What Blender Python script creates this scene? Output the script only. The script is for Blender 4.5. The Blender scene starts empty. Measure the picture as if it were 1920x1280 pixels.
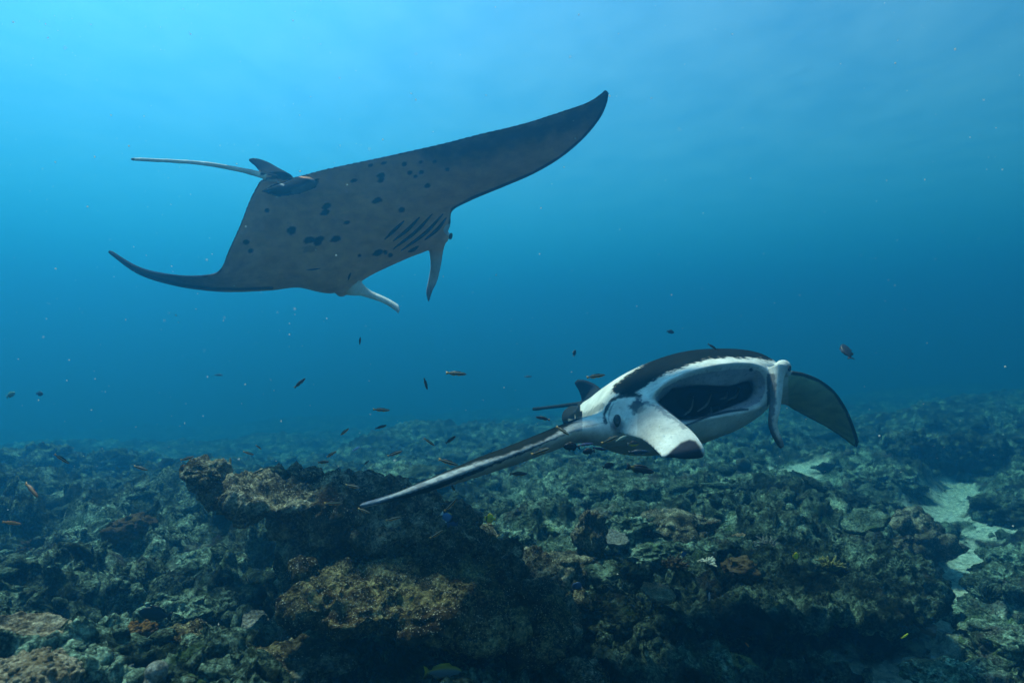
import bpy, bmesh, math, random
import numpy as np
from mathutils import Vector, Matrix
from mathutils.bvhtree import BVHTree

D = bpy.data
sc = bpy.context.scene
col = sc.collection
random.seed(7)

# ------------------------------------------------------------------ camera, sky, sun, exposure
F = 1144.0                                   # focal length in photograph pixels (1920 wide)
cam = D.cameras.new('camera')
cam.sensor_width = 36.0
cam.lens = 36.0 * F / 1920.0
cam.clip_start, cam.clip_end = 0.05, 400.0
cam.dof.use_dof = True
cam.dof.focus_distance = 3.6
cam.dof.aperture_fstop = 2.0
camo = D.objects.new('camera', cam)
camo.rotation_euler = (math.radians(90), 0, 0)
col.objects.link(camo)
sc.camera = camo

SUN_AZ, SUN_EL = math.radians(-47), math.radians(62)
sdir = Vector((math.sin(SUN_AZ) * math.cos(SUN_EL), math.cos(SUN_AZ) * math.cos(SUN_EL), math.sin(SUN_EL)))
w = D.worlds.new('World'); sc.world = w; w.use_nodes = True
bg = w.node_tree.nodes['Background']
sk = w.node_tree.nodes.new('ShaderNodeTexSky')
sk.sky_type = 'NISHITA'; sk.sun_disc = False
sk.sun_elevation = SUN_EL; sk.sun_rotation = SUN_AZ
w.node_tree.links.new(sk.outputs[0], bg.inputs[0])
bg.inputs[1].default_value = 0.06
sun = D.lights.new('sun', 'SUN')
sun.energy = 5.0; sun.angle = math.radians(7); sun.color = (1.0, 0.74, 0.64)
suno = D.objects.new('sun', sun)
suno.rotation_euler = sdir.to_track_quat('Z', 'Y').to_euler()
col.objects.link(suno)

sc.view_settings.view_transform = 'Standard'
sc.view_settings.look = 'None'
sc.view_settings.exposure = 1.6
sc.view_settings.gamma = 1.0
sc.view_settings.use_curve_mapping = False
sc.cycles.use_denoising = True
sc.cycles.volume_bounces = 1
sc.cycles.max_bounces = 6
sc.cycles.diffuse_bounces = 2
sc.cycles.glossy_bounces = 2
sc.cycles.transparent_max_bounces = 8

# ------------------------------------------------------------------ helpers
def tag(o, label=None, cat=None, group=None, kind=None):
    if label: o['label'] = label
    if cat: o['category'] = cat
    if group: o['group'] = group
    if kind: o['kind'] = kind
    return o

def P(px, py, Y):
    return np.array(((px - 960.0) / F * Y, Y, -(py - 640.0) / F * Y))

def link(name, me, mat=None, parent=None):
    o = D.objects.new(name, me)
    col.objects.link(o)
    if mat is not None: me.materials.append(mat)
    if parent is not None: o.parent = parent
    return o

def mesh(name, vs, fs, smooth=True):
    me = D.meshes.new(name)
    me.from_pydata([tuple(v) for v in vs], [], fs)
    if smooth and len(me.polygons):
        me.polygons.foreach_set('use_smooth', np.ones(len(me.polygons), bool))
    me.update()
    return me

def mesh_np(name, V, Q, smooth=True):
    """fast mesh from arrays: V (n,3), Q (m,k) with k = 3 or 4"""
    me = D.meshes.new(name)
    me.vertices.add(len(V)); me.vertices.foreach_set('co', np.ascontiguousarray(V, np.float32).ravel())
    k = Q.shape[1]
    me.loops.add(Q.size); me.loops.foreach_set('vertex_index', np.ascontiguousarray(Q, np.int32).ravel())
    me.polygons.add(len(Q))
    me.polygons.foreach_set('loop_start', np.arange(0, Q.size, k, dtype=np.int32))
    me.polygons.foreach_set('use_smooth', np.full(len(Q), smooth, bool))
    me.update(calc_edges=True)
    return me

def getv(me):
    a = np.empty(len(me.vertices) * 3, np.float32); me.vertices.foreach_get('co', a)
    return a.reshape(-1, 3).astype(np.float64)

def setv(me, V):
    me.vertices.foreach_set('co', np.ascontiguousarray(V, np.float32).ravel()); me.update()

def getn(me):
    a = np.empty(len(me.vertices) * 3, np.float32); me.vertex_normals.foreach_get('vector', a)
    return a.reshape(-1, 3).astype(np.float64)

def setcol(me, C, name='pigment'):
    at = me.attributes.new(name, 'FLOAT_COLOR', 'POINT')
    A = np.ones((len(C), 4), np.float32); A[:, :3] = C
    at.data.foreach_set('color', A.ravel())

def setfloat(me, X, name):
    at = me.attributes.new(name, 'FLOAT', 'POINT')
    at.data.foreach_set('value', np.ascontiguousarray(X, np.float32))

def sstep(a, b, x):
    t = np.clip((x - a) / (b - a), 0, 1); return t * t * (3 - 2 * t)

# ---- noise in numpy
def _hash(ix, iy, iz, seed):
    h = (ix * 374761393 + iy * 668265263 + iz * 2147483647 + seed * 974634777) & 0xFFFFFFFF
    h = ((h ^ (h >> 13)) * 1274126177) & 0xFFFFFFFF
    h = ((h ^ (h >> 16)) * 2246822519) & 0xFFFFFFFF
    return (h ^ (h >> 15)) & 0xFFFFFFFF

def vnoise(p, seed=0):
    """value noise, -1..1"""
    i = np.floor(p).astype(np.int64); f = p - i
    f = f * f * f * (f * (f * 6 - 15) + 10)
    r = 0
    for dx in (0, 1):
        wx = f[:, 0] if dx else 1 - f[:, 0]
        for dy in (0, 1):
            wy = f[:, 1] if dy else 1 - f[:, 1]
            for dz in (0, 1):
                wz = f[:, 2] if dz else 1 - f[:, 2]
                r = r + wx * wy * wz * (_hash(i[:, 0] + dx, i[:, 1] + dy, i[:, 2] + dz, seed) / 2147483647.5 - 1.0)
    return r

def fbm(p, octv=4, seed=0, gain=0.5, lac=2.03):
    a, s, r = 1.0, 1.0, 0
    for o in range(octv):
        r = r + a * vnoise(p * s + 17.3 * o, seed + o); a *= gain; s *= lac
    return r

def ridged(p, octv=4, seed=0, gain=0.5, lac=2.1):
    a, s, r = 1.0, 1.0, 0
    for o in range(octv):
        r = r + a * (1 - 2 * np.abs(vnoise(p * s + 9.1 * o, seed + o))); a *= gain; s *= lac
    return r

def worley2(p, seed=0):
    """2d cell noise: distance to the nearest feature and a random per cell"""
    i = np.floor(p).astype(np.int64); f = p - i
    best = np.full(len(p), 9.0); rnd = np.zeros(len(p))
    for dx in (-1, 0, 1):
        for dy in (-1, 0, 1):
            cx, cy = i[:, 0] + dx, i[:, 1] + dy
            h1 = _hash(cx, cy, cx * 0, seed) / 4294967295.0
            h2 = _hash(cx, cy, cx * 0 + 1, seed) / 4294967295.0
            h3 = _hash(cx, cy, cx * 0 + 2, seed) / 4294967295.0
            d = np.hypot(dx + h1 - f[:, 0], dy + h2 - f[:, 1])
            m = d < best
            best = np.where(m, d, best); rnd = np.where(m, h3, rnd)
    return best, rnd

def worley3(p, seed=0):
    i = np.floor(p).astype(np.int64); f = p - i
    best = np.full(len(p), 9.0)
    for dx in (-1, 0, 1):
        for dy in (-1, 0, 1):
            for dz in (-1, 0, 1):
                cx, cy, cz = i[:, 0] + dx, i[:, 1] + dy, i[:, 2] + dz
                h1 = _hash(cx, cy, cz, seed) / 4294967295.0
                h2 = _hash(cx, cy, cz, seed + 51) / 4294967295.0
                h3 = _hash(cx, cy, cz, seed + 97) / 4294967295.0
                best = np.minimum(best, (dx + h1 - f[:, 0]) ** 2 + (dy + h2 - f[:, 1]) ** 2 + (dz + h3 - f[:, 2]) ** 2)
    return np.sqrt(best)

# ---- curves and lofts
def crom(pts, n, closed=False):
    """Catmull-Rom through pts (m,k), n samples, centripetal-free, uniform parameter"""
    A = np.asarray(pts, float); m = len(A)
    if closed:
        t = np.arange(n) * m / n
        i = np.floor(t).astype(int); u = (t - i)[:, None]
        p0, p1, p2, p3 = A[(i - 1) % m], A[i % m], A[(i + 1) % m], A[(i + 2) % m]
    else:
        t = np.linspace(0, m - 1, n); i = np.minimum(np.floor(t).astype(int), m - 2); u = (t - i)[:, None]
        B = np.vstack([2 * A[0] - A[1], A, 2 * A[-1] - A[-2]])
        p0, p1, p2, p3 = B[i], B[i + 1], B[i + 2], B[i + 3]
    return 0.5 * (2 * p1 + (p2 - p0) * u + (2 * p0 - 5 * p1 + 4 * p2 - p3) * u ** 2 + (3 * p1 - p0 - 3 * p2 + p3) * u ** 3)

class Shell:
    """collects closed lofted shells into one mesh"""
    def __init__(self): self.v = []; self.f = []
    def rings(self, R):
        b = len(self.v); n = len(R[0])
        for r in R: self.v.extend(map(tuple, r))
        for i in range(len(R) - 1):
            for k in range(n):
                k2 = (k + 1) % n
                self.f.append((b + i * n + k, b + i * n + k2, b + (i + 1) * n + k2, b + (i + 1) * n + k))
        for ri, rev in ((0, True), (len(R) - 1, False)):
            c = np.mean(R[ri], 0); ci = len(self.v); self.v.append(tuple(c))
            for k in range(n):
                a, d = b + ri * n + k, b + ri * n + (k + 1) % n
                self.f.append((ci, d, a) if rev else (ci, a, d))
    def blade(self, secs, n_span, up, K=40, edge=0.009, arch=0.0):
        """secs: rows of (LE xyz, TE xyz, half thickness); a wing or fin between them"""
        S = crom(np.array([np.concatenate([s[0], s[1], [s[2]]]) for s in secs]), n_span)
        L, T, th = S[:, :3], S[:, 3:6], np.maximum(S[:, 6], 0.001)
        mid = (L + T) / 2; tan = np.gradient(mid, axis=0)
        c = (1 - np.cos(np.linspace(0, math.pi, K + 1))) / 2
        f = np.sqrt(c) * (1 - c) / 0.385
        e = np.maximum(1 - np.abs(2 * c - 1) ** 6, 0) ** 0.5
        R = []
        for i in range(n_span):
            d = T[i] - L[i]; ln = np.linalg.norm(d)
            n = np.cross(tan[i], d); n = n / (np.linalg.norm(n) + 1e-9)
            if n @ up < 0: n = -n
            ed = min(edge, 0.35 * ln)
            h = (th[i] * f + ed * e)[:, None]
            base = L[i] + c[:, None] * d + (arch * ln * 4 * c * (1 - c))[:, None] * n
            R.append(np.vstack([base + n * h, (base - n * h)[1:-1][::-1]]))
        self.rings(R)
    def tube(self, pts, rad, n=80, K=16, flat=1.0, up=(0, 0, 1)):
        S = crom(np.column_stack([np.asarray(pts, float), rad]), n)
        C, r = S[:, :3], np.maximum(S[:, 3], 0.0015); tan = np.gradient(C, axis=0)
        a = np.linspace(0, 2 * math.pi, K, endpoint=False); R = []
        for i in range(n):
            t = tan[i] / np.linalg.norm(tan[i]); s = np.cross(t, up); s /= np.linalg.norm(s); u = np.cross(s, t)
            R.append(C[i] + r[i] * (np.cos(a)[:, None] * s + flat * np.sin(a)[:, None] * u))
        self.rings(R)
    def ball(self, c, r, axes=None, n=24, m=14):
        c = np.asarray(c, float); r = np.broadcast_to(np.asarray(r, float), (3,))
        A = np.eye(3) if axes is None else np.asarray(axes)
        R = []
        for j in range(1, m):
            t = math.pi * j / m
            a = np.linspace(0, 2 * math.pi, n, endpoint=False)
            q = np.column_stack([r[0] * math.sin(t) * np.cos(a), r[1] * math.sin(t) * np.sin(a), np.full(n, r[2] * math.cos(t))])
            R.append(c + q @ A)
        self.rings(R)
    def fused(self, name, voxel, smooth=4):
        """all shells fused into one continuous surface"""
        me = mesh('draft', self.v, self.f)
        bm = bmesh.new(); bm.from_mesh(me); bmesh.ops.recalc_face_normals(bm, faces=bm.faces); bm.to_mesh(me); bm.free()
        o = D.objects.new('draft', me); col.objects.link(o)
        r = o.modifiers.new('fuse', 'REMESH'); r.mode = 'VOXEL'; r.voxel_size = voxel; r.use_smooth_shade = True
        if smooth:
            s = o.modifiers.new('smooth', 'SMOOTH'); s.factor = 0.5; s.iterations = smooth
        dg = bpy.context.evaluated_depsgraph_get()
        out = D.meshes.new_from_object(o.evaluated_get(dg)); out.name = name
        D.objects.remove(o); D.meshes.remove(me)
        out.polygons.foreach_set('use_smooth', np.ones(len(out.polygons), bool))
        return out

def proj(V):
    return 960 + F * V[:, 0] / V[:, 1], 640 - F * V[:, 2] / V[:, 1]

def inpoly(x, y, poly):
    r = np.zeros(len(x), bool); n = len(poly)
    for i in range(n):
        x1, y1 = poly[i]; x2, y2 = poly[(i + 1) % n]
        if y1 == y2: continue
        c = ((y1 > y) != (y2 > y)) & (x < (x2 - x1) * (y - y1) / (y2 - y1) + x1)
        r ^= c
    return r

def dpoly(x, y, poly):
    """signed pixel distance, positive inside"""
    d = np.full(len(x), 1e9); n = len(poly)
    for i in range(n):
        a = np.array(poly[i], float); b = np.array(poly[(i + 1) % n], float); ab = b - a
        t = np.clip(((x - a[0]) * ab[0] + (y - a[1]) * ab[1]) / (ab @ ab + 1e-9), 0, 1)
        d = np.minimum(d, np.hypot(x - a[0] - t * ab[0], y - a[1] - t * ab[1]))
    return np.where(inpoly(x, y, poly), d, -d)

def dline(x, y, pts):
    d = np.full(len(x), 1e9)
    for a, b in zip(pts[:-1], pts[1:]):
        a = np.array(a, float); b = np.array(b, float); ab = b - a
        t = np.clip(((x - a[0]) * ab[0] + (y - a[1]) * ab[1]) / (ab @ ab + 1e-9), 0, 1)
        d = np.minimum(d, np.hypot(x - a[0] - t * ab[0], y - a[1] - t * ab[1]))
    return d

# ------------------------------------------------------------------ materials
def nodemat(name):
    m = D.materials.new(name); m.use_nodes = True
    return m, m.node_tree, m.node_tree.nodes, m.node_tree.links, m.node_tree.nodes['Principled BSDF']

def tex_noise(N, L, co, scale, detail=4, rough=0.6):
    t = N.new('ShaderNodeTexNoise'); t.inputs['Scale'].default_value = scale
    t.inputs['Detail'].default_value = detail; t.inputs['Roughness'].default_value = rough
    L.new(co, t.inputs['Vector']); return t.outputs['Fac']

def ramp(N, L, fac, a, b, ca=(0, 0, 0, 1), cb=(1, 1, 1, 1)):
    r = N.new('ShaderNodeValToRGB'); r.color_ramp.elements[0].position = a; r.color_ramp.elements[1].position = b
    r.color_ramp.elements[0].color = ca; r.color_ramp.elements[1].color = cb
    L.new(fac, r.inputs[0]); return r.outputs[0]

def mixc(N, L, fac, a, b, mode='MIX'):
    x = N.new('ShaderNodeMix'); x.data_type = 'RGBA'; x.blend_type = mode
    for s, v in ((x.inputs[0], fac), (x.inputs[6], a), (x.inputs[7], b)):
        if isinstance(v, (int, float)): s.default_value = v
        elif isinstance(v, tuple): s.default_value = (*v[:3], 1)
        else: L.new(v, s)
    return x.outputs[2]

def math_(N, L, op, a, b):
    x = N.new('ShaderNodeMath'); x.operation = op
    for s, v in ((x.inputs[0], a), (x.inputs[1], b)):
        if isinstance(v, (int, float)): s.default_value = v
        else: L.new(v, s)
    return x.outputs[0]

def skin_material():
    m, t, N, L, b = nodemat('ray_skin')
    at = N.new('ShaderNodeAttribute'); at.attribute_name = 'pigment'
    g = N.new('ShaderNodeNewGeometry')
    n1 = tex_noise(N, L, g.outputs['Position'], 9, 5)
    n2 = tex_noise(N, L, g.outputs['Position'], 70, 4)
    c = mixc(N, L, 1.0, at.outputs['Color'], ramp(N, L, n1, 0.3, 0.7, (.72, .73, .76, 1), (1.1, 1.1, 1.1, 1)), 'MULTIPLY')
    c = mixc(N, L, 1.0, c, ramp(N, L, n2, 0.3, 0.7, (.9, .9, .9, 1), (1.06, 1.06, 1.06, 1)), 'MULTIPLY')
    L.new(c, b.inputs['Base Color'])
    b.inputs['Roughness'].default_value = 0.65
    b.inputs['Specular IOR Level'].default_value = 0.0
    bp = N.new('ShaderNodeBump'); bp.inputs['Strength'].default_value = 0.25; bp.inputs['Distance'].default_value = 0.004
    L.new(n2, bp.inputs['Height']); L.new(bp.outputs[0], b.inputs['Normal'])
    return m

def plain_material(name, c, rough=0.6, spec=0.3):
    m, t, N, L, b = nodemat(name)
    g = N.new('ShaderNodeNewGeometry')
    n = tex_noise(N, L, g.outputs['Position'], 60, 4)
    L.new(mixc(N, L, 1.0, (c[0], c[1], c[2]), ramp(N, L, n, .3, .7, (.8, .8, .8, 1), (1.15, 1.15, 1.15, 1)), 'MULTIPLY'), b.inputs['Base Color'])
    b.inputs['Roughness'].default_value = rough; b.inputs['Specular IOR Level'].default_value = spec
    return m

def fish_material():
    m, t, N, L, b = nodemat('fish_skin')
    at = N.new('ShaderNodeAttribute'); at.attribute_name = 'pigment'
    L.new(at.outputs['Color'], b.inputs['Base Color'])
    b.inputs['Roughness'].default_value = 0.4; b.inputs['Specular IOR Level'].default_value = 0.12
    return m

def reef_material(name, dark, mid, pale, pale_amt=0.5, tint=None, tint_amt=0.0, speck=0.5, bump=1.0, scale=1.0, sand=False, gain=1.0, hues=False):
    """encrusted coral rock: mottled dark growth, pale crusts and specks, patches of another tint"""
    m, t, N, L, b = nodemat(name)
    g = N.new('ShaderNodeNewGeometry'); co = g.outputs['Position']
    n1 = tex_noise(N, L, co, 3.0 * scale, 6, 0.65)
    n2 = tex_noise(N, L, co, 14.0 * scale, 6, 0.7)
    n3 = tex_noise(N, L, co, 45.0 * scale, 5, 0.7)
    c = mixc(N, L, ramp(N, L, n2, .35, .65), dark, mid)
    if tint:
        nt_ = tex_noise(N, L, co, 2.2 * scale, 5, 0.6)
        lo = .62 - .25 * tint_amt
        c = mixc(N, L, ramp(N, L, nt_, lo, lo + .1), c, tint)
    # pale crust, patchy
    n4 = tex_noise(N, L, co, 7.0 * scale, 5, 0.6)
    fine = math_(N, L, 'ADD', math_(N, L, 'MULTIPLY', ramp(N, L, n3, .44, .62), .6), math_(N, L, 'MULTIPLY', ramp(N, L, n4, .48, .60), .55))
    pm = math_(N, L, 'MULTIPLY', ramp(N, L, n1, .48 - .14 * pale_amt, .66 - .14 * pale_amt), fine)
    c = mixc(N, L, pm, c, pale)
    # small bright specks: bleached polyps, shell grit
    vo = N.new('ShaderNodeTexVoronoi'); vo.inputs['Scale'].default_value = 55 * scale; L.new(co, vo.inputs['Vector'])
    ns = tex_noise(N, L, co, 5.5 * scale, 4, 0.6)
    sp = math_(N, L, 'MULTIPLY', ramp(N, L, vo.outputs['Distance'], .16, .30, (1, 1, 1, 1), (0, 0, 0, 1)), ramp(N, L, ns, .66 - .16 * speck, .74 - .16 * speck))
    c = mixc(N, L, sp, c, (.50, .50, .42))
    if hues:
        nh = tex_noise(N, L, co, 1.7 * scale, 5, .65); nk = tex_noise(N, L, co, 4.2 * scale, 5, .65)
        c = mixc(N, L, math_(N, L, 'MULTIPLY', ramp(N, L, nh, .56, .64), .65), c, (.10, .055, .06))
        c = mixc(N, L, math_(N, L, 'MULTIPLY', ramp(N, L, nk, .60, .66), .7), c, (.085, .11, .03))
    if hues:
        nl = tex_noise(N, L, co, .75, 3, .55)
        c = mixc(N, L, 1.0, c, ramp(N, L, nl, .38, .62, (.42, .42, .42, 1), (1.55, 1.55, 1.55, 1)), 'MULTIPLY')
    c = mixc(N, L, 1.0, c, (.74, 1.0, .92), 'MULTIPLY') if hues else c
    c = mixc(N, L, 1.0, c, ramp(N, L, n3, .3, .7, (.30 * gain, .30 * gain, .30 * gain, 1), (1.0 * gain, 1.0 * gain, 1.0 * gain, 1)), 'MULTIPLY')
    h = math_(N, L, 'ADD', math_(N, L, 'MULTIPLY', n2, 0.9), math_(N, L, 'MULTIPLY', n3, 0.45))
    h = math_(N, L, 'SUBTRACT', h, math_(N, L, 'MULTIPLY', vo.outputs['Distance'], 0.22))
    if sand:
        sa = N.new('ShaderNodeAttribute'); sa.attribute_name = 'sand'
        sn = tex_noise(N, L, co, 22, 6, .75)
        sc_ = mixc(N, L, ramp(N, L, sn, .35, .65), (.17, .20, .16), (.50, .58, .48))
        c = mixc(N, L, math_(N, L, 'MULTIPLY', sa.outputs['Fac'], ramp(N, L, n2, .30, .52)), c, sc_)
    L.new(c, b.inputs['Base Color'])
    b.inputs['Roughness'].default_value = 0.9; b.inputs['Specular IOR Level'].default_value = 0.0
    bp = N.new('ShaderNodeBump'); bp.inputs['Strength'].default_value = bump; bp.inputs['Distance'].default_value = 0.035 / scale
    L.new(h, bp.inputs['Height']); L.new(bp.outputs[0], b.inputs['Normal'])
    return m

M_skin = skin_material()
M_fish = fish_material()
M_eye = plain_material('eye_black', (.012, .012, .015), 0.25, 0.5)
M_gill = plain_material('gill_dark', (.022, .02, .022), 0.7, 0.0)
M_arch = plain_material('gill_arch_grey', (.22, .20, .20), 0.6, 0.0)
M_bed = reef_material('reef_bed', (.010, .013, .009), (.062, .070, .048), (.56, .60, .48), .62, (.06, .04, .024), .15, .6, sand=True, hues=True, gain=.55)
M_rock = reef_material('ledge_rock', (.016, .016, .010), (.085, .072, .042), (.44, .42, .30), .65, (.06, .036, .018), .3, 1.05, scale=1.25, gain=.95)
M_crust = reef_material('crusted_rock', (.014, .012, .008), (.058, .044, .024), (.42, .37, .18), .55, (.075, .045, .022), .5, 1.5, scale=1.35, gain=.8)
M_pale = reef_material('pale_reef_rock', (.03, .038, .028), (.10, .108, .08), (.40, .41, .33), .7, (.09, .06, .04), .1, .7, hues=True)
M_brown = reef_material('brown_coral', (.05, .034, .02), (.105, .07, .038), (.16, .12, .07), .3, None, 0, .1, .7, 1.3)
M_ochre = reef_material('ochre_coral', (.07, .035, .012), (.22, .11, .035), (.30, .19, .08), .4, None, 0, .1, .7)
M_sponge = plain_material('pale_sponge', (.20, .175, .145), .8, .0)
M_white = plain_material('bleached_coral', (.42, .41, .35), .8, .0)
M_plate = reef_material('plate_coral', (.09, .10, .09), (.17, .17, .15), (.32, .32, .28), .6, None, 0, .2, .6, 1.6)
M_table = reef_material('table_coral', (.10, .07, .04), (.24, .18, .11), (.42, .36, .26), .7, None, 0, .4, .9, 1.6)
M_yellow = reef_material('yellow_coral', (.10, .10, .03), (.22, .20, .06), (.34, .32, .14), .6, None, 0, .3, .8, 1.5)

# ------------------------------------------------------------------ manta rays
def ray_hit(bvh, px, py):
    d = Vector(P(px, py, 1.0)).normalized()
    h = bvh.ray_cast(Vector((0, 0, 0)), d)
    return (np.array(h[0]), np.array(h[1])) if h[0] is not None else (None, None)

def groove(bvh, pts, wpx, name, mat, parent, n=18, lift=0.003):
    """a dark slit lying along a body's surface, widest in the middle"""
    Q = crom(np.array(pts, float), n); L, R = [], []
    tan = np.gradient(Q, axis=0); tan /= np.linalg.norm(tan, axis=1)[:, None]
    for i, (q, t) in enumerate(zip(Q, tan)):
        ww = wpx * (0.25 + 0.75 * math.sin(math.pi * (i + .5) / n))
        for s, lst in ((1, L), (-1, R)):
            h, nn = ray_hit(bvh, q[0] - s * t[1] * ww / 2, q[1] + s * t[0] * ww / 2)
            if h is None: break
            lst.append((h, nn))
    k = min(len(L), len(R))
    if k < 3: return None
    vs, fs = [], []
    for i in range(k):
        (a, na), (c, nc) = L[i], R[i]
        m_ = (a + c) / 2; nm = na + nc; nm /= np.linalg.norm(nm)
        vs += [a - na * .004, a + na * lift * .3, m_ + nm * lift, c + nc * lift * .3, c - nc * .004]
    for i in range(k - 1):
        for j in range(4):
            fs.append((i * 5 + j, i * 5 + j + 1, i * 5 + 5 + j + 1, i * 5 + 5 + j))
        fs.append((i * 5 + 4, i * 5, i * 5 + 5, i * 5 + 9))
    fs += [(0, 1, 2, 3, 4), tuple((k - 1) * 5 + j for j in (4, 3, 2, 1, 0))]
    return link(name, mesh(name, vs, fs), mat, parent)

def small_eye(px, py, Y, r, parent, dirn, bvh=None):
    s = Shell(); c = P(px, py, Y)
    if bvh is not None:
        h, n = ray_hit(bvh, px, py)
        if h is not None: c = h; dirn = n
    d = np.array(dirn, float); d /= np.linalg.norm(d)
    a = np.cross(d, (0, 0, 1.)); a /= np.linalg.norm(a); u = np.cross(a, d)
    s.ball(c, (r * .75, r * 1.25, r * .6), axes=np.array([a, u, d]))
    return link('eye', mesh('eye', s.v, s.f), M_eye, parent)

# ---- the farther ray, seen from below
def build_belly_ray():
    S = Shell()
    def P(px, py, Y, _P=globals()['P']):        # the belly tilts down: tail nearer than head, raised wing nearer than the low one
        return _P(px, py, 9.02 - Y + np.interp(px, [200, 480, 700, 1140], [.42, .05, 0, -.28]))
    secs = [  # TE x,y,depth   LE x,y,depth   half thickness
        (203, 470, 4.55, 205, 471.5, 4.53, .006), (262, 502.5, 4.62, 263, 512, 4.45, .014), (330, 516.5, 4.75, 333, 533, 4.36, .02),
        (385, 516.5, 4.85, 400, 541, 4.25, .03), (412, 506, 4.9, 450, 542, 4.15, .04), (428, 470, 4.93, 510, 540, 4.08, .055),
        (448, 425, 4.96, 565, 535, 4.0, .075), (467, 375, 5.0, 625, 546, 3.95, .095), (488, 338, 5.02, 668, 528, 3.92, .115),
        (508, 334, 5.02, 705, 506, 3.9, .125), (545, 333, 5.02, 765, 478, 3.9, .12), (600, 319, 5.02, 818, 456, 3.95, .11),
        (650, 308, 5.02, 842, 425, 4.05, .095), (700, 298, 5.02, 848, 392, 4.18, .08), (760, 285, 5.02, 885, 371, 4.28, .065),
        (830, 269, 5.02, 945, 347, 4.38, .05), (900, 251, 5.02, 1000, 324, 4.47, .04), (980, 232, 5.02, 1050, 295, 4.58, .032),
        (1050, 210, 5.02, 1092, 260, 4.7, .024), (1098, 194, 5.02, 1122, 224, 4.82, .016), (1124, 179, 5.0, 1136, 194, 4.9, .01), (1136, 169, 5.0, 1140, 173, 4.97, .006)]
    S.blade([(P(*s[3:6]), P(*s[0:3]), s[6]) for s in secs], 260, np.array((-.1, .6, .75)), K=60, edge=.010)
    def fin(rows, n, edge=.009, up=(0, .5, 1)):
        S.blade([(P(*r[0:3]), P(*r[3:6]), r[6]) for r in rows], n, np.array(up), K=24, edge=edge)
    # head lobes
    fin([(628, 545, 4.02, 672, 520, 4.0, .05), (650, 551, 3.95, 682, 533, 3.93, .035), (684, 556, 3.88, 696, 545, 3.84, .018),
         (718, 567, 3.82, 724, 558, 3.78, .012), (739, 580, 3.8, 746, 571, 3.76, .010), (747, 587, 3.8, 750, 581, 3.78, .008)], 60)
    fin([(803, 455, 4.0, 842, 440, 4.02, .05), (806, 478, 3.95, 832, 468, 3.95, .03), (807, 500, 3.9, 827, 498, 3.88, .016),
         (803, 525, 3.86, 820, 527, 3.84, .012), (799, 546, 3.84, 811, 546, 3.83, .010), (801, 559, 3.84, 806, 561, 3.83, .008), (803.5, 566, 3.84, 805.5, 566, 3.84, .006)], 60)
    S.ball(P(835, 440, 4.02), .036); S.ball(P(640, 545, 3.98), .05)
    S.ball(P(830, 445, 4.02), .05)
    # pelvic fin, dorsal fin, tail
    fin([(594, 343, 5.03, 552, 334, 5.05, .03), (570, 357, 5.10, 538, 341, 5.10, .018), (535, 365, 5.14, 518, 347, 5.14, .012),
         (508, 362, 5.16, 504, 353, 5.16, .010), (495, 359, 5.16, 496, 356, 5.16, .007)], 60)
    fin([(552, 335, 4.98, 494, 329, 4.98, .03), (526, 318, 4.92, 486, 322, 4.92, .018), (506, 306, 4.88, 478, 312, 4.88, .012),
         (488, 299.5, 4.85, 470, 305.5, 4.85, .010), (474, 298, 4.83, 466, 301, 4.83, .008)], 60)
    S.tube([P(520, 336, 5.02), P(482, 326, 5.06), P(440, 316.5, 5.2), P(380, 306.5, 5.4), P(310, 301.5, 5.6), P(245, 298.5, 5.75)],
           [.03, .021, .016, .014, .0125, .011], 160, 12)
    me = S.fused('manta_ray', .0085, 3)
    V, Nn = getv(me), getn(me)
    x, y = proj(V)
    j = fbm(V * 16, 4, 3); j2 = fbm(V * 45, 3, 8)
    see = (Nn * V).sum(1) < 0
    belly = np.array((.86, .40, .23)); dark = np.array((.028, .03, .032))  # belly colour over-warm, standing in for flash light
    C = np.tile(dark, (len(V), 1))
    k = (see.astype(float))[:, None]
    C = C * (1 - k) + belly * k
    C *= (1 + .10 * j)[:, None]
    def lay(mask, c):
        nonlocal C
        m_ = np.clip(mask, 0, 1)[:, None]; C = C * (1 - m_) + np.array(c) * m_
    lay(sstep(90, 330, np.hypot((x - 590) * .8, (y - 400) * 1.5) + 30 * j) * see * .5, (.40, .23, .14))  # margins darkened outwards: the belly's bulge shading put into the skin colour
    lay(sstep(.3, .8, vnoise(V * np.array((9, 30, 60)), 6)) * see * .18, (.3, .22, .15))
    # dark band along the rear edge of the raised wing, and both tips
    band = [(780, 276), (830, 262), (900, 246), (1000, 222), (1100, 188), (1145, 160), (1150, 185), (1125, 215), (1085, 246), (1040, 262), (960, 284), (900, 303), (840, 312), (790, 300)]
    lay(sstep(-22, 26, dpoly(x, y, band) + 9 * j) * see * .86, (.045, .05, .055))
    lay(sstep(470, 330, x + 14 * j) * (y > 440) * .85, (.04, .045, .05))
    lay(sstep(1080, 1140, x) * .8, (.05, .055, .06))
    edge = np.minimum(dline(x, y, [(s[0], s[1]) for s in secs]), dline(x, y, [(s[3], s[4]) for s in secs if s[3] > 840]))
    edge = np.minimum(edge, dline(x, y, [(s[3], s[4]) for s in secs if s[3] < 520]))
    lay(sstep(4.2, 1.2, edge) * .9, (.02, .022, .025))
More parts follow.
